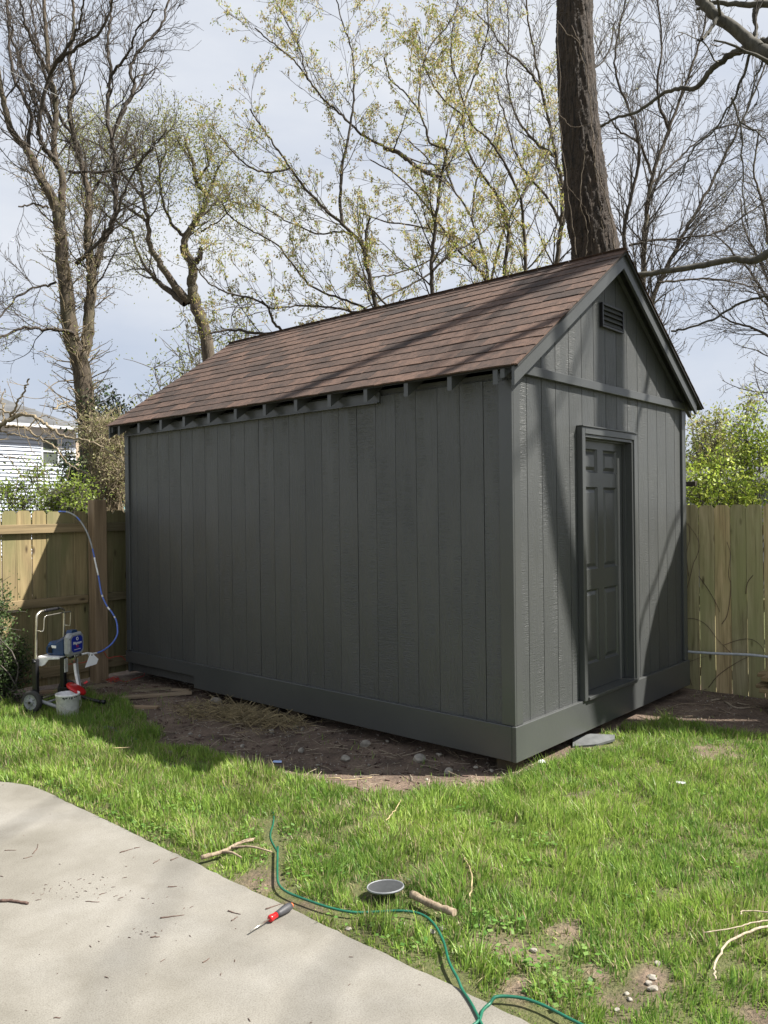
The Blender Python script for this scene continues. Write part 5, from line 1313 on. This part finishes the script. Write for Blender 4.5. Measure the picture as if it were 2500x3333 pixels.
bare(71, 'bare_tree', 'bare multi stemmed tree fanning up right of the massive trunk', ond(2100, 1700, 20), [
    (CB, [(1130, 2300), (1120, 1700), (1120, 1160), (1132, 950), (1160, 760), (1230, 560), (1290, 400), (1360, 200), (1400, 20), (1420, -150)], 20, 20.5, 13, 3, 1), (CB, [(1090, 1900), (1150, 1350), (1210, 1180), (1300, 1000), (1400, 820), (1500, 620), (1590, 420), (1660, 250)], 20, 21, 11, 3, 1),
    (CB, [(1120, 1700), (1040, 1080), (1060, 880), (1100, 700), (1080, 520), (1000, 330), (1010, 150), (1060, -60)], 20, 19.4, 9, 3, 0), (CB, [(1160, 760), (1100, 620), (1010, 560), (960, 480)], 20.2, 19.5, 6, 2.5, 0),
    (CB, [(1060, 1060), (1160, 1040), (1300, 1030), (1450, 1000), (1560, 930), (1660, 860)], 19.8, 20.6, 5, 3, 0), (CB, [(1180, 1220), (1300, 1210), (1450, 1210), (1600, 1240)], 19.8, 21, 5, 3, 0), (CB, [(1150, 800), (1260, 700), (1360, 610), (1480, 540), (1600, 560)], 20.3, 21.3, 5, 2.5, 0), (CB, [(1230, 560), (1180, 400), (1200, 200), (1180, 0)], 20.3, 19.8, 6, 3, 0)], BC, mt, .0058)
bare(72, 'bare_tree', 'thin bare tree rising just left of the massive trunk', ond(1830, 1700, 18), [
    (CB, [(740, 2200), (745, 1500), (750, 1120), (765, 980), (770, 820), (745, 680), (710, 520), (680, 380), (650, 240), (620, 60), (610, -120)], 18, 18, 12, 3, 1), (CB, [(765, 960), (700, 850), (620, 760), (560, 640), (520, 500), (470, 340)], 18, 17.5, 6, 2.5, 0), (CB, [(745, 680), (640, 600), (560, 480), (530, 300), (540, 120), (520, -40)], 18, 18.8, 6, 2.5, 0),
    (CB, [(680, 380), (600, 280), (520, 210), (470, 130), (400, 60)], 18, 17.4, 5, 2.5, 0), (CB, [(770, 820), (840, 600), (850, 350), (960, 250), (1000, 90)], 18, 19, 6, 2.5, 0)], [(.24, 1.8, .55, .40, .10, .05, 8, .02), (.22, .8, .6, .55, .13, .04, 5, .08), (.20, .34, .6, .7, .15, .03, 3, .12)], mt, .0054, leafcol=[(.28, .27, .10), (.22, .24, .08)], lsz=.05)
bare(73, 'bare_tree', 'far bare tree with fine pinkish grey twigs low over the side fence', ond(2460, 1700, 30), [
    (CB, [(1760, 2200), (1740, 1700), (1700, 1300), (1660, 1050), (1640, 900), (1600, 740), (1620, 560)], 30, 30, 10, 3, 1), (CB, [(1720, 1400), (1600, 1200), (1500, 1080), (1420, 1000)], 30, 29, 6, 2.5, 0), (CB, [(1700, 1300), (1620, 1120), (1560, 1000), (1540, 860)], 30, 31, 6, 2.5, 0), (CB, [(1740, 1500), (1600, 1420), (1480, 1380), (1400, 1300)], 30, 30, 6, 2.5, 0), (CB, [(1680, 1150), (1740, 980), (1800, 800)], 30, 30, 6, 2.5, 0)],
    [(.26, 2.2, .7, .45, .14, .04, 7, .0), (.25, 1.1, .7, .6, .16, .03, 5, .08), (.23, .5, .65, .7, .18, .02, 3, .1)], mt, .0078, leafcol=[(.30, .28, .20), (.24, .25, .12)], lsz=.07)

# ---- unseen tree added right of the view, its stems shaped to shade the shed front
t = Tree(81); R = t.R
OT = np.array([1.52, 0, 0])+SUNV*9.0*np.array([1, 1, 0])
root = thing('added_shade_tree', 'unseen bare twin stemmed tree added to shade the shed front', 'tree', (OT[0], OT[1], -.1))
cfg_min[0] = .006
def wl(x, z, tt): return np.array([x, 0, z])+SUNV*tt
P = smooth_path([OT+[.12, -.1, -.2], OT+[.05, -.04, 2.5], OT+[0, 0, 5.5], wl(1.52, .0, 9.0), wl(1.50, 2.0, 9.0), wl(1.53, 3.6, 9.0), wl(1.4, 6, 9.2), wl(1.2, 9, 9.5)], 8); r = np.linspace(.36, .11, len(P)); r = np.interp(np.linspace(0, 1, len(P)), [0, .35, .72, .78, 1], [.36, .245, .215, .10, .04])
t.limb_add(P, r, 16, t.trunk)
def limbw(pts, r0, r1, gr=True, sides=8):
    Q = smooth_path(pts, 6); q = np.linspace(r0, r1, len(Q)); t.limb_add(Q, q, sides, t.limb)
    if gr: t.grow(Q[len(Q)//4:], q[len(Q)//4:], 0, [(.6, 1.3, .7, .4, .14, .02, 6, .05), (.4, .55, .7, .55, .16, .0, 4, .15)])
    return Q, q
limbw([wl(1.25, .1, 9.0), wl(.95, .85, 9.0), wl(.66, 1.55, 9.0), wl(.47, 2.3, 9.0), wl(.30, 3.1, 9.0), wl(.15, 3.6, 9.1), wl(-.1, 4.6, 9.3)], .13, .03, False)
# second stem, shaped to throw the dark wedge low on the front wall
Q = smooth_path([OT+[-.05, .2, -.25], (4.75, -3.25, 1.6), wl(2.38, -.17, 5.0), wl(2.93, .83, 5.0), wl(3.43, 1.44, 5.0), wl(4.0, 2.3, 5.1), wl(5.0, 4.2, 5.4)], 7); q = np.interp(np.linspace(0, 1, len(Q)), [0, .3, 1], [.44, .40, .26])
t.limb_add(Q, q, 18, t.trunk)
limbw([wl(1.95, .45, 8.0), wl(2.1, .78, 8.0), wl(2.4, 1.08, 8.0), wl(2.75, 1.5, 8.0), wl(3.3, 2.0, 8.0), wl(3.9, 3.2, 7.5)], .022, .016, False)
limbw([wl(2.45, 3.4, 7), wl(2.25, 2.85, 7), wl(2.05, 2.5, 7), wl(1.95, 2.2, 7)], .05, .012, False)
def pl(x, y, tt): return np.array([x, y, -.08])+SUNV*tt
for start, pts in ((wl(1.45, 4.6, 9.1), [(.2, 3.4, 11.5), (-1.2, 2.6, 13.5), (-2.8, 1.6, 15)]), (wl(1.4, 6, 9.2), [(-.4, 2.0, 14.5), (-2.2, .6, 17.5), (-3.6, -.6, 20)]), (wl(1.3, 7.4, 9.3), [(-1.5, .2, 15), (-2.8, -.9, 18.5), (-3.6, -2.0, 20.5)]),
                   (wl(1.4, 5.2, 9.1), [(2.4, 1.5, 11), (2.2, 3.6, 11.5), (1.2, 5.4, 12)])):
    limbw([start]+[pl(*q_) for q_ in pts], .022, .010)  # thin limbs added to dapple the roof and patio with shade
finish(t, root, (M['bark_grey'], M['bark_green'], M['bark_dark']))
# limbs in view, from a tree further along the side fence
t = Tree(82); R = t.R; OT2 = np.array([8.8, -2.7, 0])
root = thing('overhanging_tree', 'grey limbs of a large tree reaching in over the side fence', 'tree', (OT2[0], OT2[1], -.1))
P = smooth_path([OT2+[.1, -.1, -.2], OT2+[.0, 0, 2.5], OT2+[-.1, .1, 5.5], OT2+[.1, 0, 9], OT2+[.3, -.2, 13]], 8); r = np.linspace(.33, .10, len(P)); t.limb_add(P, r, 14, t.trunk)
t.grow(P[16:], r[16:], 0, [(.7, 2.6, .8, .4, .14, .04, 7, .0), (.5, .9, .7, .5, .16, .02, 5, .2)])
def vis(pts, D0, D1, a, b_, gr, start=None, sides=9):
    P_, r_ = traced(pts, CB, D0, D1, a, b_, R, 6, .006)
    if start is not None:
        S = smooth_path([start, start*.5+P_[0]*.5+np.array([0, 0, .15]), P_[0]], 6)[:-1]; P_ = np.vstack([S, P_]); r_ = np.concatenate([np.linspace(r_[0]*1.25, r_[0], len(S)), r_])
    t.limb_add(P_, r_, sides, t.limb)
    if gr: t.grow(P_, r_, 0, gr)
G1 = [(.55, .95, .8, .32, .16, -.02, 7, .35), (.28, .45, .7, .55, .18, -.02, 5, .15), (.2, .16, .6, .7, .18, -.01, 3, .2)]
vis([(1760, 300), (1659, 235), (1600, 200), (1520, 130), (1430, 65), (1370, 0), (1300, -110)], 8.0, 8.6, 28, 18, G1, OT2+[0, 0, 4.6], 12)
vis([(1700, 180), (1659, 180), (1570, 205), (1480, 250), (1400, 320), (1350, 380), (1280, 380), (1200, 410), (1100, 480), (1000, 512), (935, 548)], 8.2, 9.6, 17, 5, G1, ond(1250+1760*.7535, 290*.7535, 8.0))
vis([(1750, 1060), (1659, 1092), (1600, 1128), (1520, 1120), (1400, 1142), (1250, 1166), (1110, 1186), (1000, 1192)], 8.6, 9.2, 16, 10, None, OT2+[0, 0, 3.4])
vis([(1700, 10), (1560, 20), (1430, 12), (1350, 40)], 8.4, 8.8, 14, 6, G1, OT2+[0, 0, 6.2])
vis([(1610, 20), (1598, 60), (1606, 130), (1590, 165)], 8.5, 8.5, 8, 6, None)
vis([(1590, 200), (1560, 300), (1510, 430), (1480, 480), (1420, 570), (1340, 640), (1280, 760)], 8.3, 8.8, 6, 2.5, G1[1:])
vis([(1500, 420), (1540, 540), (1548, 700), (1555, 860), (1570, 950)], 8.5, 8.6, 4, 2, G1[1:])
vis([(1540, 530), (1620, 580), (1700, 660)], 8.5, 8.2, 4, 2, G1[1:]); vis([(1440, 80), (1400, 140), (1375, 170)], 8.3, 8.2, 8, 5, None)
vis([(1659, 200), (1610, 330), (1570, 480)], 8.1, 8.0, 5, 2.5, G1[1:]); vis([(1760, 1280), (1659, 1280), (1540, 1310), (1420, 1380), (1300, 1420), (1240, 1430)], 9.2, 9.6, 5, 4, None)
finish(t, root, (M['bark_grey'], M['bark_green'], M['bark_dark']))

# ------------------------------------------------------------------ shrubs, ivy, brush
def shrub(seed, name, label, base, blobs, nl, lsize, cols, stems, mat='leaf', group=None, stemmat='bark_twig', cat='shrub', aspect=.5, droop=.1):
    R = np.random.default_rng(seed); root = thing(name, label, cat, tuple(base), group=group)
    st_ = Buf(); tips = []; dirs = []
    tot = sum(b_[2]**1.6 for b_ in blobs)
    for c, rad, wgt in blobs:
        c = np.array(c); rad = np.array(rad); k = max(3, int(stems*wgt**1.6/tot))
        for _ in range(k):
            a0 = np.array(base)+R.normal(0, .10, 3)*[1, 1, 0]; q = R.normal(size=3); q /= np.linalg.norm(q); tip = c+q*rad*R.uniform(.35, 1.05)
            mid = (a0*.5+c*.5)+R.normal(0, .10, 3); Pm = smooth_path([a0, mid, c*.45+tip*.55, tip], 4); Pm[1:-1] += R.normal(0, .012, (len(Pm)-2, 3))
            v, f = tube_arrays(Pm, np.linspace(.010, .0028, len(Pm)), 4); st_.add(v, f)
            sub = Pm[len(Pm)//2:]
            for p_ in sub:
                for _ in range(2):
                    d = R.normal(size=3); d[2] += .3; d /= np.linalg.norm(d); w = wander(p_, d, R.uniform(.1, .3), 3, .25, .02, R)
                    v, f = tube_arrays(w, np.linspace(.0035, .002, len(w)), 3); st_.add(v, f); tips += list(w[1:]); dirs += [d]*3
    st_.build('stems', M[stemmat], root, True)
    tips = np.array(tips); dirs = np.array(dirs); per = max(1, int(round(nl/len(tips))))
    lv = Buf(); lv.add(*leaf_quads(tips, dirs, lsize, cols, R, per, lsize*1.1, aspect, droop)); lv.build('leaves', M[mat], root); return root
FG = [(.29, .38, .055), (.38, .46, .07), (.46, .52, .095), (.21, .30, .045)]
e = lambda px, py, D: ond(px, py, D)
shrub(91, 'leafy_shrub', 'bright green leafy shrub showing above the flat faced fence', e(2400, 1720, 10.2)*[1, 1, 0]+[0, 0, -.1], [(e(2330, 1560, 10.2), (.45, .5, .34), 1), (e(2460, 1490, 10.4), (.5, .5, .34), 1), (e(2560, 1560, 10.4), (.6, .6, .5), 1), (e(2270, 1600, 10.0), (.22, .4, .25), .7), (e(2400, 1620, 10.0), (.6, .4, .25), 1), (e(2440, 1400, 10.6), (.45, .4, .2), .6)], 6800, .054, FG, 56)
shrub(92, 'leafy_shrub', 'pale green sprays of a shrub rising past the shed eave', e(2300, 1720, 12)*[1, 1, 0]+[0, 0, -.1], [(e(2330, 1400, 12), (.5, .4, .3), 1), (e(2440, 1340, 12.2), (.5, .4, .16), .7), (e(2290, 1490, 12), (.3, .4, .3), .8)], 1600, .06, [(.32, .36, .09), (.27, .30, .09), (.33, .29, .13)], 22)
shrub(93, 'leafy_shrub', 'yellow green shrub poking over the back fence by the white house', e(150, 1720, 10.0)*[1, 1, 0]+[0, 0, -.1], [(e(60, 1620, 10), (.35, .3, .2), 1), (e(170, 1635, 10), (.32, .3, .16), 1), (e(250, 1610, 10), (.25, .25, .12), .8), (e(130, 1560, 10.2), (.22, .2, .12), .6), (e(-60, 1610, 10), (.4, .3, .25), 1), (e(225, 1660, 9.8), (.25, .2, .08), .7)], 3300, .045, [(.21, .28, .042), (.26, .33, .058), (.17, .24, .04)], 54)
shrub(94, 'ivy_mass', 'dark ivy and honeysuckle mass wrapping the bare tree foot', e(310, 1720, 12.0)*[1, 1, 0]+[0, 0, -.1], [(e(250, 1570, 12), (.35, .3, .35), 1), (e(230, 1640, 11.8), (.3, .3, .25), 1), (e(380, 1600, 11.8), (.25, .3, .35), 1), (e(330, 1360, 12.4), (.25, .3, .45), .8), (e(385, 1370, 12.6), (.28, .3, .4), .7), (e(220, 1480, 12.4), (.2, .2, .35), .5), (e(390, 1500, 12.0), (.22, .3, .4), 1)], 8500, .062, [(.035, .060, .022), (.055, .085, .030), (.12, .13, .07), (.02, .032, .016)], 64, 'ivy')
shrub(95, 'dry_brush', 'tangle of tan leafless vine stems beside the thick post', e(330, 1720, 11.4)*[1, 1, 0]+[0, 0, -.1], [(e(350, 1450, 11.4), (.38, .35, .34), 1), (e(375, 1540, 11.3), (.3, .35, .4), 1), (e(320, 1400, 11.5), (.4, .3, .22), .8), (e(380, 1420, 11.6), (.25, .3, .28), .8)], 3600, .040, [(.30, .29, .13), (.24, .26, .10), (.34, .30, .17)], 100, 'leaf', None, 'vine')
shrub(96, 'fence_shrub', 'dark small leaved shrub growing against the back fence beside the sprayer', (-1.38, 5.0, -.1), [((-1.36, 4.97, .35), (.22, .13, .30), 1), ((-1.55, 4.95, .75), (.26, .14, .30), 1), ((-1.42, 5.0, .05), (.28, .13, .18), .9), ((-1.42, 5.0, .62), (.13, .1, .45), .8), ((-1.8, 4.95, .5), (.3, .14, .5), 1), ((-1.12, 5.03, .22), (.12, .08, .22), .5)], 11000, .030, [(.06, .10, .032), (.09, .14, .045), (.13, .18, .07), (.04, .07, .025)], 60, aspect=.6)
# long arching branches coming in from the left over the back fence
t = Tree(97); R = t.R; root = thing('arching_branches', 'pale brown arching branches in front of the white house', 'tree', tuple(e(-350, 1720, 9.0)*[1, 1, 0]+[0, 0, -.1]))
cfg_min[0] = .003
CD = (0, 1250, 450/1659)
for pts, a, b_, D1 in (([(-900, 1500), (-500, 900), (-100, 600), (60, 470), (200, 390), (330, 365), (450, 410), (560, 490), (680, 580), (800, 640), (960, 660), (1150, 720), (1400, 880), (1500, 960)], 11, 2.5, 8.4), ([(60, 510), (180, 500), (300, 530), (420, 610), (540, 680), (660, 760), (760, 900), (900, 1000), (1100, 1100)], 6, 2, 8.8), ([(-200, 540), (0, 570), (200, 610), (420, 670), (580, 640), (760, 660)], 4, 1.6, 9.0),
                       ([(100, 420), (160, 320), (230, 190), (300, 60), (350, -60)], 5, 3, 8.6), ([(40, 480), (40, 300), (20, 180), (60, 60)], 4, 2, 9), ([(330, 520), (470, 400), (560, 390), (700, 440)], 3.2, 1.6, 9), ([(640, 300), (760, 235), (880, 210)], 3.5, 1.8, 9.4), ([(-60, 820), (120, 880), (300, 890), (460, 1000)], 2.6, 1.4, 9), ([(120, 880), (200, 1020), (310, 1160)], 2.2, 1.3, 9), ([(-100, 280), (100, 340), (260, 360), (340, 365)], 4, 3, 8.8)):
    P, r = traced(pts, CD, 9.0, D1, a, b_, R, 6, .008); t.limb_add(P, r, 6, t.limb)
    t.grow(P, r, 0, [(.20, .40, .7, .45, .16, .02, 5, .15), (.13, .15, .7, .6, .18, .02, 3, .2)])
lv = Buf(); lv.add(*leaf_quads(np.array(t.tips), np.array(t.tipd), .018, [(.28, .26, .12)], R, 1, .006, .5)); finish(t, root, (M['vine'], M['vine'], M['vine']), lv)
# woods beyond, hardly above the fences, so that the horizon is not bare
for k, (px, D, top, lab) in enumerate(((720, 34, 1010, 'round greening tree top low behind the shed roof'), (2330, 34, 1400, 'pale green tree line crown beyond the side fence'), (2560, 30, 1430, 'rounded green crown at the end of the tree line'), (-150, 40, 1200, 'greening tree left of the white house'))):
    R = np.random.default_rng(200+k); h = (1690-top)/FPX*D
    root = thing('distant_tree', lab, 'tree', tuple(e(px, 1690, D)*[1, 1, 0]+[0, 0, -.1])); b0 = e(px, 1690, D)*[1, 1, 0]
    st_ = Buf(); tips = []
    for _ in range(80):
        q = R.normal(size=3); q /= np.linalg.norm(q); tip = b0+[0, 0, 1.7+h*.56]+q*np.array([h*.42, h*.42, h*.46])*R.uniform(.5, 1)
        Pm = smooth_path([b0+[0, 0, 0], b0+[0, 0, 1.2+h*.2], b0*.4+tip*.6, tip], 5); v, f = tube_arrays(Pm, np.linspace(.06, .012, len(Pm)), 4); st_.add(v, f)
        for p_ in Pm[8:]:
            for _ in range(3): w = wander(p_, R.normal(size=3)+[0, 0, .4], h*.13, 3, .25, .03, R); v, f = tube_arrays(w, np.linspace(.02, .01, 4), 3); st_.add(v, f); tips += list(w[1:])
    st_.build('trunk', M['bark_twig'], root, True)
    lv = Buf(); lv.add(*leaf_quads(np.array(tips), np.array([[0, 0, .2]]*len(tips)), .15, [(.18, .21, .055), (.23, .24, .08), (.15, .18, .05)], R, 2, .2, .5)); lv.build('crown', M['leaf'], root)

# ------------------------------------------------------------------ houses beyond the fences
def solid(name, col, rough=.6, var=.05): return plain(name, col, rough, 0, var, 3.0, 0)
vinyl = plain('pale_blue_white_vinyl', (.40, .45, .53), .5, 0, .04, 3, 0); white_trim = plain('white_house_trim', (.56, .58, .61), .5, 0, .03, 3, 0)
greyroof = plain('grey_roof_shingle', (.085, .088, .092), .9, 0, .25, 2.0, .1); glass = plain('dark_window_glass', (.10, .115, .10), .08, 0, .2, 1.0, 0)
HY = 29.7
hx1 = ony(246, 1500, HY)[0]; hz = ony(120, 1392, HY)[2]; hx0 = hx1-9.5
hs_t = thing('white_house', 'white clapboard house with grey hip roof beyond the back fence', 'house', (hx1-4, HY, -.1))
hw = MB().box(hx0, hx1, HY+.03, HY+8, -.12, hz).build('house_wall', white_trim, hs_t)
zc = 0.0; ex_ = .152
wz = [(ony(130, 1422, HY)[2], ony(130, 1514, HY)[2]), (ony(130, 1606, HY)[2], ony(130, 1700, HY)[2])]
wx0, wx1 = ony(134, 1470, HY)[0], ony(192, 1470, HY)[0]
z = .1
while z < hz-.30:
    cl = MB()
    cut = any(b_-.02 < z+.07 < a+.02 for a, b_ in wz)
    for a, c in (((hx0, wx0-.01), (wx1+.01, hx1)) if cut else ((hx0, hx1),)):
        cl.prism([(HY+.028, z), (HY-.040, z+.004), (HY+.010, z+ex_-.012), (HY+.028, z+ex_-.012)], 0, a, c)
    cl.build('clapboard', vinyl, hw); z += ex_
MB().box(hx0, hx1, HY-.02, HY+.029, hz-.28, hz-.0, .0).build('frieze', white_trim, hs_t)
MB().box(hx1-.10, hx1+.012, HY-.024, HY+.12, -.1, hz-.281).build('corner_trim', white_trim, hs_t)
for zt, zb_ in wz:
    w = MB()
    for a in ((wx0, wx1, zb_, zb_+.07), (wx0, wx1, zt-.07, zt), (wx0, wx0+.07, zb_+.07, zt-.07), (wx1-.07, wx1, zb_+.07, zt-.07), (wx0+.07, wx1-.07, (zb_+zt)/2-.03, (zb_+zt)/2+.03)): w.box(a[0], a[1], HY-.03, HY+.029, a[2], a[3])
    wo_ = w.build('window', white_trim, hs_t); MB().box(wx0+.07, wx1-.07, HY+.012, HY+.02, zb_+.07, (zb_+zt)/2-.03).build('pane', glass, wo_); MB().box(wx0+.07, wx1-.07, HY+.004, HY+.010, (zb_+zt)/2+.03, zt-.07).build('pane', glass, wo_)
ov = .45; rz_ = hz+.02; rp = 2.35
rf = MB(); x0, x1, yA, yB = hx0-ov, hx1+ov, HY-ov, HY+8+ov; ym = (yA+yB)/2; run = 4.45
vs = [(x0, yA, rz_), (x1, yA, rz_), (x1, yB, rz_), (x0, yB, rz_), (x0+run, ym, rz_+rp), (x1-run, ym, rz_+rp)]
rf.add(vs, [(0, 1, 5, 4), (1, 2, 5), (2, 3, 4, 5), (3, 0, 4), (3, 2, 1, 0)]); rfo = rf.build('roof', greyroof, hs_t)
MB().box(x0, x1, yA-.09, yA-.004, rz_-.06, rz_+.06, .01).build('gutter', white_trim, hs_t)
MB().box(x0, x1, yA, HY+.1, rz_-.03, rz_-.006).build('soffit', white_trim, hs_t)
pv = ony(74, 1322, HY+2.0); MB().tube([(pv[0], HY+1.6, rz_+.6), (pv[0], HY+1.6, pv[2]-.1)], .055, 10).build('vent_pipe', white_trim, rfo)
# teal house glimpsed between tree and shed
TY = 33.0; tx0, tx1 = ony(372, 1600, TY)[0], ony(408, 1600, TY)[0]; tzt = ony(395, 1548, TY)[2]
th_ = thing('teal_house', 'teal sided house with tan roof glimpsed behind the bare tree', 'house', (tx0+2, TY, -.1))
teal = plain('teal_siding', (.19, .36, .36), .6, 0, .06, 3, 0)
tw_ = MB().box(tx0-2, tx1+.03, TY+.02, TY+6, -.12, tzt).build('house_wall', teal, th_)
z = .1
while z < tzt-.1: MB().prism([(TY+.018, z), (TY-.012, z), (TY+.008, z+.18), (TY+.018, z+.18)], 0, tx0-2, tx1).build('clapboard', teal, tw_); z += .18
MB().box(tx1+.0005, tx1+.14, TY-.03, TY+.1, -.1, tzt-.01).build('corner_trim', white_trim, th_)
MB().prism([(TY-.35, tzt-.05), (TY-.35, tzt+.02), (TY+3, tzt+1.9), (TY+6.3, tzt+.02), (TY+6.3, tzt-.05), (TY+3, tzt+1.8)], 0, tx0-2.3, tx1+.5).build('roof', plain('tan_roof_shingle', (.27, .21, .15), .9, 0, .2, 3, .1), th_)
# grey garage behind the leafy shrub
gx0 = 13.5; g0 = onx(2235, 1600, gx0); g1 = onx(2600, 1600, gx0)
gr = thing('grey_garage', 'grey garage hidden behind the bright leafy shrub', 'garage', (gx0, g1[1]+1, -.1))
gsid = plain('light_grey_siding', (.32, .33, .34), .6, 0, .05, 3, 0); gtop = onx(2300, 1585, gx0)[2]
gw = MB().box(gx0+.02, gx0+6, g1[1]-4, g0[1]+1.5, -.12, gtop).build('garage_wall', gsid, gr)
z = .05
while z < gtop-.12: MB().prism([(gx0+.018, z), (gx0-.012, z), (gx0+.008, z+.15), (gx0+.018, z+.15)], 1, g1[1]-4, g0[1]+1.5).build('clapboard', gsid, gw); z += .15
MB().prism([(gx0-.35, gtop-.03), (gx0-.35, gtop+.03), (gx0+3, gtop+.55), (gx0+6.3, gtop+.03), (gx0+6.3, gtop-.03)], 1, g1[1]-4.3, g0[1]+1.8).build('roof', greyroof, gr)

# overhead service wire
wr = [ond(a*.7535, b_*.7535, D) for a, b_, D in ((-200, 180, 9.5), (0, 285, 10), (200, 390, 10.6), (480, 525, 11.4), (700, 655, 12.2), (860, 735, 12.9), (1060, 830, 14), (1400, 985, 18))]
ow = MB().tube(smooth_path(wr, 6), .0042, 5).build('service_wire', plain('grey_wire', (.22, .22, .22), .6), None); tag(ow, 'thin grey overhead wire sloping down past the bare tree', 'wire')
